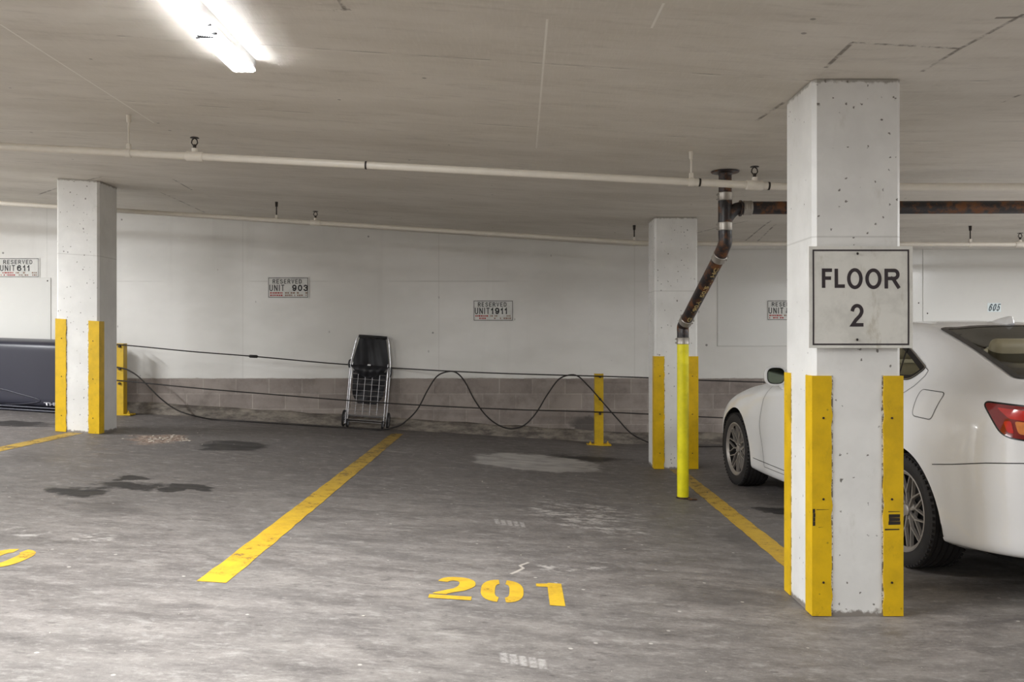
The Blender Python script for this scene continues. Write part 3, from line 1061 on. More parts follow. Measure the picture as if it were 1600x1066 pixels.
# ------------------------------------------------------------------ sprinkler pipes
def sprinkler_line(pts, r, heads, hangers, ticks, label, Y):
    root = empty('sprinkler_pipe', pts[1], 0, label, 'pipe', 'cream sprinkler pipes under the ceiling')
    pts = [Vector(p) for p in pts]

    def pz(x):
        for p, q in zip(pts, pts[1:]):
            if p.x <= x <= q.x:
                return p.z + (q.z - p.z) * (x - p.x) / (q.x - p.x)
        return pts[-1].z
    bm = B()
    dense = []
    for p, q in zip(pts, pts[1:]):
        for k in range(24):
            dense.append(p.lerp(q, k / 24))
    dense.append(pts[-1])
    tube(bm, dense, r, 16)
    obj('pipe_run', bm, M_pipe, root, smooth=50)
    for x in heads:
        z = pz(x)
        bm = B()
        tube(bm, [(x - 0.055, Y, pz(x - 0.055)), (x - 0.05, Y, pz(x - 0.05)), (x + 0.05, Y, pz(x + 0.05)), (x + 0.055, Y, pz(x + 0.055))], r, 16, rs=[r * 1.15, r * 1.32, r * 1.32, r * 1.15])
        tube(bm, [(x, Y, z), (x, Y, z + r * 2.1)], r * 0.75, 12)
        t = obj('tee_fitting', bm, M_pipe, root, smooth=40)
        top = zc(x, Y)
        bm = B()
        z0 = z + r * 2.1
        tube(bm, [(x, Y, z0), (x, Y, z0 + 0.025)], 0.011, 10)
        for s in (-1, 1):
            tube(bm, [(x + s * 0.009, Y, z0 + 0.02), (x + s * 0.02, Y, z0 + 0.035), (x + s * 0.016, Y, z0 + 0.055), (x, Y, z0 + 0.068)], 0.004, 6)
        bmesh.ops.create_cone(bm, cap_ends=True, segments=16, radius1=0.03, radius2=0.026, depth=0.004, matrix=Matrix.Translation((x, Y, z0 + 0.07)))
        obj('sprinkler_head', bm, M_dark, root, smooth=40)
    for x in hangers:
        z = pz(x)
        top = zc(x, Y)
        bm = B()
        tube(bm, [(x, Y, z + r), (x, Y, top - 0.04)], 0.0065, 8)
        bmesh.ops.create_cone(bm, cap_ends=True, segments=12, radius1=0.013, radius2=0.016, depth=0.05, matrix=Matrix.Translation((x, Y, top - 0.027)))
        hg = obj('pipe_hanger', bm, M_pipe if Y < 8 else M_dark, root, smooth=40)
        bm = B()
        tube(bm, [(x - 0.016, Y, pz(x - .016)), (x + 0.016, Y, pz(x + .016))], r * 1.18, 16)
        box(bm, x - 0.014, x + 0.014, Y - 0.012, Y + 0.012, z, z + r * 2.4, 0.003, 1)
        c = obj('clamp', bm, M_pipe, root, smooth=40); c.parent = hg
    for x in ticks:
        bm = B()
        tube(bm, [(x - 0.006, Y, pz(x - .006)), (x + 0.006, Y, pz(x + .006))], r * 1.1, 16)
        obj('joint_ring', bm, M_dark, root, smooth=40)


YN = 5.6
def xat(px, Y): return (px - PX) / F * Y
sprinkler_line([(-8.9, YN, 2.853), (1.75, YN, 2.303), (8.95, YN, 2.294)], 0.025, [xat(304, YN), xat(1179, YN)], [xat(201, YN), xat(1080, YN)], [xat(572, YN), xat(1093, YN), xat(1201, YN)],
               'cream sprinkler pipe nearer the camera, crossing in front of the drain pipe', YN)
YF = 9.12
sprinkler_line([(-8.9, YF, 2.965), (1.45, YF, 2.325), (8.95, YF, 2.305)], 0.024, [xat(493, YF), xat(1594, YF)], [xat(432, YF), xat(991, YF), xat(1516, YF)], [],
               'cream sprinkler pipe farther off, running along the top of the white wall', YF)

# ------------------------------------------------------------------ drain pipe
xd, yd = 1.522, 6.19
xb, yb = 1.362, 6.94
DR = 0.047
root = empty('drain_pipe', (xb, yb, zf(xb)), 0, 'rusty black drain pipe with steel bands and a bright yellow lower length', 'pipe')
bm = B(); tube(bm, [(xd, yd, 2.515), (xd, yd, 2.31)], DR, 24); obj('riser', bm, MI, root, smooth=50)
bm = B()
lathe(bm, [(DR, -0.03), (DR + 0.006, -0.014), (DR + 0.02, -0.010), (0.098, -0.007), (0.103, 0.0)], Matrix.Translation((xd, yd, 2.517)) @ Matrix.Rotation(-PI / 2, 4, 'Y') @ Matrix.Rotation(0, 4, 'X'), 28)
obj('ceiling_flange', bm, MI, root, smooth=40)
# sanitary tee
bm = B()
tube(bm, [(xd, yd, 2.335), (xd, yd, 2.30), (xd, yd, 2.13), (xd, yd, 2.10)], DR, 24, rs=[DR + .003] * 4)
zb_ = 2.254
tube(bm, catmull([(xd + 0.005, yd, 2.165), (xd + 0.04, yd, 2.215), (xd + 0.085, yd, 2.248), (xd + 0.15, yd, zb_)], 6), DR * 0.96, 24)
tube(bm, [(xd + 0.105, yd, zb_ - 0.003), (xd + 0.115, yd, zb_ - 0.003)], DR + 0.012, 24)
obj('tee_fitting', bm, MI, root, smooth=50)
bm = B(); tube(bm, [(xd + 0.15, yd, zb_), (xd + 3, yd, zb_ + 0.008), (8.95, yd, zb_ + 0.02)], DR, 24); obj('branch_pipe', bm, MI, root, smooth=50)
# upper elbow, diagonal, lower elbow
top = Vector((xd, yd, 2.00)); bot = Vector((xb, yb, 1.40))
d = (bot - top).normalized()
dia0 = top + d * 0.10 + Vector((0, 0, -0.02)); dia1 = bot - d * 0.06
bm = B(); tube(bm, catmull([(xd, yd, 2.105), (xd, yd, 2.06), tuple(top), tuple(top + d * 0.06 + Vector((0, 0, -.014))), tuple(dia0)], 6), DR + 0.002, 24); obj('elbow', bm, MI, root, smooth=50)
bm = B(); tube(bm, [dia0, dia0.lerp(dia1, .5), dia1], DR, 24); dp = obj('diagonal_pipe', bm, MI, root, smooth=50)
bm = B(); tube(bm, catmull([tuple(dia1), tuple(bot), (xb, yb, 1.345), (xb, yb, 1.28)], 6), DR + 0.001, 24); obj('elbow', bm, MI, root, smooth=50)
bm = B(); tube(bm, [(xb, yb, 0.012), (xb, yb, 0.4), (xb, yb, 0.9), (xb, yb, 1.268)], DR, 24); obj('yellow_sleeve', bm, MY, root, smooth=50)['label'] = 'bright yellow painted lower pipe'
bm = B()
bmesh.ops.create_cone(bm, cap_ends=True, segments=20, radius1=0.062, radius2=0.05, depth=0.014, matrix=Matrix.Translation((xb, yb, zf(xb) + 0.007)))
box(bm, xb + 0.03, xb + 0.10, yb - 0.09, yb - 0.03, 0.002, 0.012, 0.004, 1)
obj('base_collar', bm, MI, root, smooth=40)


def band(c, axis, w=0.06):
    axis = Vector(axis).normalized()
    c = Vector(c)
    bm = B()
    tube(bm, [c - axis * w / 2, c - axis * (w / 2 - .004), c - axis * 0.006, c + axis * 0.006, c + axis * (w / 2 - .004), c + axis * w / 2], DR, 24, rs=[DR + .003, DR + .0065, DR + .005, DR + .005, DR + .0065, DR + .003])
    u, w_ = frame_of(axis)
    tube(bm, [c + u * (DR + .008) - w_ * .02 + axis * w * .28, c + u * (DR + .008) + w_ * .02 + axis * w * .28], 0.006, 8)
    tube(bm, [c + u * (DR + .008) - w_ * .02 - axis * w * .28, c + u * (DR + .008) + w_ * .02 - axis * w * .28], 0.006, 8)
    obj('coupling_band', bm, M_band, root, smooth=40)


band((xd, yd, 2.335), (0, 0, 1)); band((xd, yd, 2.118), (0, 0, 1)); band((xd + 0.16, yd, zb_), (1, 0, 0), 0.065)
band(dia0 + d * .02, d); band(dia1 - d * .02, d, 0.055); band((xb, yb, 1.285), (0, 0, 1), 0.055)
# worn stencilled lettering along the diagonal pipe
bm = text_bm('G  190A  50/5 . . HC', 1.0, 0.03)
xs = [v.co.x for v in bm.verts]; ys_ = [v.co.y for v in bm.verts]
L0, L1, H0, H1 = min(xs), max(xs), min(ys_), max(ys_)
A = dia1 - d * 0.06; Bp = dia0 + d * 0.09
u, w_ = frame_of(d)
toward = (Vector((0, 0, CAMH)) - A); toward = (toward - d * toward.dot(d)).normalized()
side = d.cross(toward).normalized()
for v in bm.verts:
    s = (v.co.x - L0) / (L1 - L0); h = (v.co.y - H0) / (H1 - H0)
    ang = math.radians(-28 + (h - 0.5) * 40)
    c = A.lerp(Bp, s)
    v.co = c + (toward * math.cos(ang) + side * math.sin(-ang) * -1) * (DR + 0.001)
lt = obj('lettering', bm, plain('worn_cream_stencil', (196, 172, 118), 0.6, var=0.25, vscale=60), root); lt.parent = dp

# ------------------------------------------------------------------ barrier posts and cables
YP = 10.25


def barrier_post(px, label):
    x = xat(px, YP)
    z = zf(x)
    root = empty('barrier_post', (x, YP, z), 0, label, 'post', 'yellow barrier posts along the wall')
    w, dp_, h = 0.105, 0.10, 0.86
    bm = B()
    # steel channel, open at the back
    for (a, b, c, e) in ((-w / 2, w / 2, -0.05, -0.042), (-w / 2, -w / 2 + .008, -.042, .05), (w / 2 - .008, w / 2, -.042, .05)):
        box(bm, x + a, x + b, YP + c, YP + e, z + 0.012, z + h, 0.002, 1)
    obj('channel', bm, MG2, root)
    bm = B(); box(bm, x - 0.145, x + 0.145, YP - 0.075, YP + 0.075, z - 0.004, z + 0.014, 0.003, 1, None); obj('base_plate', bm, MG2, root)
    for s in (-1, 1):
        bm = B()
        bmesh.ops.create_cone(bm, cap_ends=True, segments=6, radius1=0.016, radius2=0.016, depth=0.016, matrix=Matrix.Translation((x + s * 0.105, YP - 0.03, z + 0.022)))
        tube(bm, [(x + s * 0.105, YP - 0.03, z + .02), (x + s * 0.105, YP - 0.03, z + .05)], 0.007, 8)
        obj('anchor_bolt', bm, MG2, root)
    for hz in (0.824, 0.555, 0.38):
        bm = B()
        bmesh.ops.create_cone(bm, cap_ends=True, segments=6, radius1=0.017, radius2=0.015, depth=0.03, matrix=Matrix.Translation((x + 0.01, YP - 0.06, z + hz)) @ Matrix.Rotation(PI / 2, 4, 'X'))
        obj('cable_clamp', bm, M_dark, root)
    return x, z


xl_, zl_ = barrier_post(189, 'yellow steel barrier post beside the column next to the dark roof box')
xr_, zr_ = barrier_post(935.5, 'yellow steel barrier post on its own against the grey block wall')

CR = 0.0072


def cable(px_pts, ys, label, name='barrier_cable', r=CR, extra=None):
    P = []
    for (px, py), y in zip(px_pts, ys):
        P.append(at(px, py, y))
    bm = B()
    tube(bm, catmull(P, 8), r, 8)
    return tag(obj(name, bm, M_cable, smooth=60), label, 'cable', 'dark steel cables strung between the posts')


yc = YP - 0.06
top_c = cable([(100, 533.5), (189, 539), (300, 549.5), (396, 557), (500, 566.5), (548, 570.2), (580, 572.8), (612, 575), (700, 580), (800, 584.2), (937, 588), (1014, 590.5), (1100, 594.5), (1300, 600), (1500, 603)],
              [yc, yc, yc, yc, yc + .06, 10.555, 10.56, 10.555, yc + .08, yc, yc, yc, yc, yc, yc], 'topmost dark cable strung level with the tops of the yellow barrier posts')
bm = B(); q = at(396, 557, yc)
tube(bm, [q + Vector((-.055, 0, .003)), q + Vector((-.04, 0, .002)), q + Vector((.04, 0, -.002)), q + Vector((.055, 0, -.003))], 0.02, 10, rs=[.009, .019, .019, .009])
obj('cable_clamp', bm, M_cable, top_c, smooth=40)
cable([(100, 588), (189, 595), (300, 606), (400, 614.5), (545, 626), (610, 630.5), (700, 635.5), (800, 640), (937, 644), (1014, 647.3), (1130, 653), (1300, 658), (1500, 661)],
      [yc] * 13, 'lower straight dark cable, passing in front of the folding cart')
zfl = lambda x: zf(x) + CR
lp = [(100, 566, yc), (150, 570, yc), (189, 575, yc), (204, 580.5, yc), (220, 592, yc), (250, 622, yc), (275, 640, yc), (300, 649, yc)]
P = [at(*q) for q in lp]
for px in (335, 380, 440, 500, 550, 590):
    y = 10.30
    x = xat(px, y)
    P.append(Vector((x, y, zfl(x))))
for q in ((617, 667.5, 10.27), (632, 660, 10.26), (652, 640, 10.26), (668, 610, 10.26), (682, 589, 10.26), (697, 581.5, 10.23), (712, 582, 10.23), (726, 596, 10.24), (742, 626, 10.25), (760, 650, 10.26), (780, 665, 10.26), (800, 670, 10.26),
          (820, 664, 10.26), (838, 645, 10.26), (855, 617, 10.25), (872, 594, 10.23), (888, 586.5, 10.21), (903, 588, 10.19), (920, 604, 10.17), (937, 623, 10.17), (965, 655, 10.2), (990, 680, 10.2)):
    P.append(at(*q))
xe = 1.86
P += [Vector((xe - .15, 10.22, zfl(xe - .15) + 0.01)), Vector((xe, 10.2, zfl(xe))), Vector((xe + .8, 10.25, zfl(xe + .8))), Vector((xe + 1.9, 10.3, zfl(xe + 1.9)))]
bm = B(); tube(bm, catmull(P, 8), 0.0085, 8)
tag(obj('slack_cable', bm, M_cable, smooth=60), 'slack black cable looping in waves over the wall and floor', 'cable', 'dark steel cables strung between the posts')

# ------------------------------------------------------------------ folding cart
cx = -1.845
cz = zf(cx) + 0.0
cart = empty('folding_cart', (cx, 10.43, cz), 0, 'folded wire shopping cart with a black bag leaning against the wall', 'cart')
TILT = math.atan(0.075); LEAN = math.radians(4.5)
# cart local frame: u across, v up along the frame, w towards the camera
CM = Matrix.Translation((cx, 10.43, cz)) @ Matrix.Rotation(TILT * 0.95, 4, 'Y') @ Matrix.Rotation(-LEAN, 4, 'X')


def cp(u, v, w=0.0):
    return CM @ Vector((u, -w, v))


def cart_part(name, bm, mat, smooth=50, parent=None):
    o = obj(name, bm, mat, cart, smooth=smooth)
    if parent: o.parent = parent
    return o


SC = 10.43 / F          # metres per pixel at the cart
# outer frame: two side rails that taper to the handle
for s in (-1, 1):
    bm = B(); tube(bm, catmull([cp(s * .250, .045), cp(s * .248, .40), cp(s * .243, .78), cp(s * .225, .92), cp(s * .195, 1.10), cp(s * .165, 1.125)], 6), 0.0095, 10); cart_part('side_rail', bm, M_wire)
    bm = B(); tube(bm, [cp(s * .222, .07, .035), cp(s * .222, .72, .035), cp(s * .215, .80, .02)], 0.0075, 10); cart_part('inner_rail', bm, M_wire)
bm = B(); tube(bm, [cp(-.175, 1.128), cp(-.1, 1.13), cp(.1, 1.13), cp(.175, 1.128)], 0.018, 14); cart_part('handle_grip', bm, M_black)
# wire basket front, folded flat
bm = B()
for k in range(4):
    u = -.132 + .088 * k
    tube(bm, [cp(u, .17, .05), cp(u, .66, .05)], 0.0042, 6)
for v in (.16, .205, .245, .29, .34, .395, .46, .535, .60, .66):
    tube(bm, [cp(-.218, v, .045), cp(.218, v, .045)], 0.0038 if v > .17 else 0.006, 6)
for v in (.145, .10, .075):
    tube(bm, [cp(-.235, v, .03), cp(.235, v, .03)], 0.0055, 6)
cart_part('wire_basket', bm, M_wire)
bm = B(); tube(bm, [cp(-.285, .088), cp(.285, .088)], 0.007, 10); cart_part('axle', bm, M_dark)
WHL = []
for (u, r, wd) in ((-.272, .104, .022), (.272, .104, .022), (-.215, .052, .02), (.215, .052, .02)):
    bm = B()
    h = wd / 2
    prof = [(r * .80, -h), (r * .93, -h), (r, -h * .5), (r, h * .5), (r * .93, h), (r * .80, h)]
    v0 = r - .008 - u * 0.0
    M_ = Matrix.Translation(cp(u, 0.004 + r, .0 if r > .1 else .05)) @ Matrix.Rotation(TILT, 4, 'Y')
    lathe(bm, prof, M_, 28, closed=True)
    w = cart_part('wheel', bm, M_black)
    bm = B()
    lathe(bm, [(0.001, -h * .8), (r * .2, -h * .8), (r * .2, -h * .3), (r * .22, -h * .3)], M_, 16)
    lathe(bm, [(r * .74, -h * .5), (r * .82, -h * .5), (r * .82, h * .5), (r * .74, h * .5)], M_, 24, closed=True)
    for k in range(8):
        a_ = k * PI / 4
        tube(bm, [M_ @ Vector((0, r * .15 * math.cos(a_), r * .15 * math.sin(a_))), M_ @ Vector((0, r * .78 * math.cos(a_), r * .78 * math.sin(a_)))], 0.0025, 6)
    cart_part('wheel_hub', bm, M_wire, parent=w)


def cloth(fn, nu, nv, th=0.004):
    bm = B()
    g = [[bm.verts.new(fn(i / nu, j / nv)) for i in range(nu + 1)] for j in range(nv + 1)]
    for j in range(nv):
        for i in range(nu):
            bm.faces.new((g[j][i], g[j][i + 1], g[j + 1][i + 1], g[j + 1][i]))
    bmesh.ops.solidify(bm, geom=bm.faces[:], thickness=th)
    bmesh.ops.recalc_face_normals(bm, faces=bm.faces[:])
    return bm


def back_panel(s, t):
    v = .74 + .37 * t
    hw = .218 - .055 * max(0, (t - .25) / .75)
    u = (s * 2 - 1) * hw
    w = -.005 + .022 * math.sin(s * 9 + t * 2.0) * (1 - t) + .012 * math.sin(s * 23 + t * 5) * (1 - abs(2 * s - 1)) - .03 * math.sin(PI * s) * math.sin(PI * t)
    return cp(u, v, w + .012)


bag = cart_part('bag', cloth(back_panel, 48, 28), M_bag, 180)


def pouch(s, t):
    # flap that folds over the top of the basket and sags in the middle
    sag = math.sin(PI * s)
    v = .765 + .012 * sag - t * (.05 + .105 * sag ** .7)
    u = (s * 2 - 1) * (.238 - .05 * t)
    w = .055 + .045 * math.sin(PI * min(1, t * 1.1)) * (0.45 + .55 * sag) + .006 * math.sin(s * 31 + t * 3)
    return cp(u, v, w)


cart_part('bag_flap', cloth(pouch, 48, 14), M_bag, 180, bag)


def lowbag(s, t):
    v = .70 - .40 * t
    hw = .205 - .02 * t - .075 * max(0, (t - .72) / .28) ** 1.4
    u = (s * 2 - 1) * hw
    w = .012 + .02 * math.sin(s * 11 + t * 4) * .6 + .012 * math.sin(t * 14 + s * 5) + .01
    return cp(u, v, w)


cart_part('bag_bottom', cloth(lowbag, 40, 28), M_bag, 180, bag)
bm = B()
box(bm, -.02, .02, -.112, -.106, .765, .785, .003, 1, CM)
o_ = cart_part('bag_tag', bm, plain('white_fabric_tag', (226, 226, 226), 0.6), None, bag)
for s in (-1, 1):
    bm = B()
    tube(bm, [cp(s * .255, .73, .01), cp(s * .27, .77, .015), cp(s * .262, .82, .01), cp(s * .247, .83, 0)] if s < 0 else [cp(.25, .77, 0), cp(.262, .74, .015), cp(.262, .68, .012), cp(.25, .65, .0)], 0.010, 8)
    cart_part('strap', bm, M_bag, 60, bag)

# ------------------------------------------------------------------ roof box standing on its side
bx0, bx1 = -6.95, -4.93
ybk, yfr = 10.42, 9.86
root = empty('roof_box', ((bx0 + bx1) / 2, 10.1, zf((bx0 + bx1) / 2)), 0, 'dark navy roof cargo box stood on its long side against the wall', 'roof box')


def box_lid(u, v, bulge=1.0):
    # u 0..1 along x, v 0..1 up; returns a front surface point
    x = bx0 + (bx1 - bx0) * u
    zb = zf(x) + 0.03
    top = at(40, 529.5, 10.15).z - 0.03 * (x - at(40, 529, 10.15).x)
    z = zb + (top - zb) * v
    eu = 1 - abs(2 * u - 1) ** 6
    ev = max(0.0, 1 - abs(2 * v - 1) ** 16)
    dep = (0.40 * max(0, eu) ** .5 * ev ** .45) * bulge
    return Vector((x, ybk - 0.08 - dep, z))


bm = B()
NU, NV = 60, 40
def ease(t): return 0.5 - 0.5 * math.cos(PI * t)
g = [[bm.verts.new(box_lid(ease(i / NU), ease(j / NV))) for i in range(NU + 1)] for j in range(NV + 1)]
for j in range(NV):
    for i in range(NU):
        bm.faces.new((g[j][i], g[j][i + 1], g[j + 1][i + 1], g[j + 1][i]))
lid = obj('lid', bm, M_box, root, smooth=180)
bm = B()
g = []
for j in range(NV + 1):
    row = []
    for i in range(NU + 1):
        p = box_lid(ease(i / NU), ease(j / NV))
        row.append(bm.verts.new((p.x, ybk - 0.075 + (ybk - 0.08 - p.y) * 0.15, p.z)))
    g.append(row)
for j in range(NV):
    for i in range(NU):
        bm.faces.new((g[j][i], g[j + 1][i], g[j + 1][i + 1], g[j][i + 1]))
obj('base_shell', bm, M_black, root, smooth=180)
# rim lips along the lower edge
for (dz, yy, rr, nm) in ((0.055, -0.375, 0.012, 'lower_lip'), (0.018, -0.36, 0.014, 'lower_lip')):
    bm = B()
    pts = []
    for k in range(31):
        x = bx0 + .06 + (bx1 - bx0 - .12) * k / 30
        e = max(0, 1 - abs(2 * k / 30 - 1) ** 6) ** .5
        pts.append((x, ybk - 0.10 + (yy + 0.02) * e, zf(x) + dz))
    tube(bm, pts, rr, 8)
    obj(nm, bm, M_box, root, smooth=60)
# moulded crease: a raised dark wedge
bm = B()
cz_ = [at(-60, 598, 9.93), at(0, 608, 9.93), at(30, 616, 9.93), at(62, 626, 9.93), at(40, 631, 9.93), at(0, 632.5, 9.93), at(-60, 633, 9.93)]
pts = []
for p in cz_:
    pts.append(p)
bv = BVHTree.FromPolygons([v.co[:] for v in lid.data.vertices], [p.vertices[:] for p in lid.data.polygons])
iw = WM[root].inverted()
def onlid(p, off):
    h = bv.ray_cast(iw @ Vector((p.x, 5, p.z)), Vector((0, 1, 0)))
    q = WM[root] @ h[0]
    return Vector((p.x, q.y - off, p.z))
cur = catmull([p for p in pts], 6)
tube(bm, [onlid(p, 0.001) for p in cur[:19]], 0.007, 8)
tube(bm, [onlid(p, 0.001) for p in cur[18:]], 0.006, 8)
o_ = obj('moulded_ridge', bm, M_box, root, smooth=60); o_.parent = lid
q = at(69, 632, 9.95)
bm = fit_text('THULE', 0, 0, 0.28, 0.042, 0, 0.04)
for v in bm.verts:
    p = Vector((q.x + 0.14 + v.co.x, 0, q.z + v.co.z - 0.03 * v.co.x))
    v.co = onlid(p, 0.004)
o_ = obj('lettering', bm, plain('silver_lettering', (206, 206, 212), 0.35, 0.4), root); o_.parent = lid

# ------------------------------------------------------------------ ceiling lamps
def lamp(x, y0, y1, label, joint=None, mat=None):
    root = empty('strip_light', (x, (y0 + y1) / 2, zc(x, (y0 + y1) / 2)), 0, label, 'lamp', 'fluorescent strip lights on the ceiling')
    w = 0.055
    zt = lambda xx: zc(xx, y0)
    z1 = zc(x, y0)
    bm = B()
    # housing channel: trapezoid
    prof = [(-0.056, zc(x - 0.056, y0) - 0.002), (-0.056, z1 - 0.054), (0.056, z1 - 0.054), (0.056, zc(x + 0.056, y0) - 0.002)]
    ra = [bm.verts.new((x + a, y0, b)) for a, b in prof]; rb = [bm.verts.new((x + a, y1, b)) for a, b in prof]
    for i in range(4):
        bm.faces.new((ra[i], ra[(i + 1) % 4], rb[(i + 1) % 4], rb[i]))
    bm.faces.new(ra[::-1]); bm.faces.new(rb)
    bmesh.ops.recalc_face_normals(bm, faces=bm.faces[:])
    obj('housing', bm, M_housing, root)
    edges = [y1 - 0.008]
    y = joint if joint else y1 - (y1 - y0) / 2
    segs = [(y + 0.021, y1 - 0.006), (y0 + 0.006, y - 0.021)]
    for (a, b) in segs:
        bm = B()
        zz = z1 - 0.0545
        r0 = []
        sec = [(-0.0575, zz), (-0.0575, zz - 0.009), (-0.047, zz - 0.012), (0.047, zz - 0.012), (0.0575, zz - 0.009), (0.0575, zz)]
        ra = [bm.verts.new((x + p, a, q)) for p, q in sec]; rb = [bm.verts.new((x + p, b, q)) for p, q in sec]
        for i in range(5):
            f = bm.faces.new((ra[i], ra[i + 1], rb[i + 1], rb[i]))
            f.material_index = 0 if i == 2 else 1      # milky edges pass less light than the face
        for f in (bm.faces.new(ra[::-1]), bm.faces.new(rb)):
            f.material_index = 1
        bmesh.ops.recalc_face_normals(bm, faces=bm.faces[:])
        obj('diffuser', bm, [mat or M_lamp, M_lampedge], root)
    bm = B()
    box(bm, x - 0.053, x + 0.053, y - 0.020, y + 0.020, z1 - 0.057, z1 - 0.03, 0.003, 1)
    obj('joint_bracket', bm, M_black, root)
    if joint:
        bm = B()
        c = Vector((x + 0.004, y + 0.065, z1 - 0.072))
        pts = [c + Vector(((k - 14) * .0024, 0.010 * math.sin(k * 1.6), -0.009 * math.cos(k * 1.6) - .01)) for k in range(29)]
        tube(bm, pts, 0.0052, 6)
        ring = [c + Vector((.042 + .009 * math.cos(a * PI / 6), .009 * math.sin(a * PI / 6), 0)) for a in range(13)]
        tube(bm, ring, 0.0042, 6)
        tube(bm, [c + Vector((-.03, 0, 0)), c + Vector((-.042, .01, .006))], 0.002, 6)
        obj('hanging_spring', bm, M_black, root)
    return root


lamp(-1.355, 1.85, 4.25, 'lit white strip light on the ceiling above the 201 stall line', joint=3.63, mat=M_lamp_low)
lamp(-7.1, 5.6, 8.0, 'lit strip light out over the far left stalls', mat=M_lamp_far)
lamp(6.3, 5.4, 7.8, 'added unseen strip light over the far right stalls', mat=M_lamp_mid)  # added out of view to brighten the back wall and far floor
lamp(-6.6, 0.2, 2.6, 'lit strip light out to the left of the viewpoint')
lamp(6.3, 0.2, 2.6, 'lit strip light out to the right of the viewpoint, behind the white car')
lamp(-1.355, -4.6, -2.2, 'lit strip light over the aisle behind the viewpoint', mat=M_lamp_low)

# ------------------------------------------------------------------ loose grit on the floor
bm = B()
random.seed(12)
def chip(x, y, s):
    r = bmesh.ops.create_icosphere(bm, subdivisions=1, radius=s, matrix=Matrix.Translation((x, y, zf(x) + s * 0.2)) @ Matrix.Rotation(random.uniform(0, 6), 4, 'Z') @ Matrix.Diagonal((random.uniform(.7, 1.8), random.uniform(.6, 1.2), .35, 1)))
for k in range(240):
    y = random.uniform(2.3, 10.4)
    x = random.uniform(-0.64, 0.62) * y
    chip(x, y, random.uniform(0.0012, 0.003) * (0.55 + 0.11 * y) * (1 + (random.random() < 0.06) * 1.2))
for k in range(50):
    p = onfloor(random.gauss(245, 26), random.gauss(686, 3.2))
    chip(p.x, p.y, random.uniform(0.006, 0.016))
tag(obj('grit', bm, plain('pale_stone_chips', (206, 198, 186), 0.8, var=0.2)), 'pale grit and chips scattered over the concrete floor', 'debris', None, 'stuff')

# ------------------------------------------------------------------ the white car
TH = math.radians(5.3)
car = empty('white_sedan', (3.082, 4.96, 0), TH, 'white four-door sedan parked nose-in behind the near column', 'car')


def mat_carpaint():
    t = NT('white_car_paint')
    t.base(lin((246, 246, 247))); t.rough(0.22)
    t.p.inputs['Coat Weight'].default_value = 0.7
    t.p.inputs['Coat Roughness'].default_value = 0.04
    n = t.noise(t.obj(), 260, 2)
    t.bump(n, 0.015, 0.001)
    return t.m


M_paint = mat_carpaint()
M_seam = plain('panel_gap', (70, 70, 70), 0.7)
M_trim = plain('black_gloss_trim', (22, 22, 24), 0.25)
M_glass = mat_glass('tinted_glass', (20, 18, 14), 0.62)
M_liner = plain('black_underbody', (20, 20, 21), 0.85)
M_tyre = plain('tyre_rubber', (40, 38, 38), 0.75, var=0.1)
M_alloy = plain('silver_alloy', (160, 154, 148), 0.35, 0.4, 0.04)
M_alloydark = plain('dark_alloy_barrel', (44, 42, 42), 0.5, 0.6)
M_lightred = plain('red_lamp_lens', (222, 30, 20), 0.08, var=0.25, vscale=14, coat=1.0)
M_lightdark = plain('dark_red_lamp_lens', (140, 16, 16), 0.08, var=0.2, vscale=14, coat=1.0)
M_lightamber = plain('amber_lamp_reflector', (255, 140, 70), 0.12, var=0.3, vscale=30, coat=1.0)
M_lens = plain('clear_lamp_lens', (150, 154, 158), 0.06, 0.3, 0.2, 20, 1.0)
M_seat = plain('beige_leather', (150, 142, 116), 0.55)
M_cabin = plain('brown_cabin_trim', (70, 60, 48), 0.7)

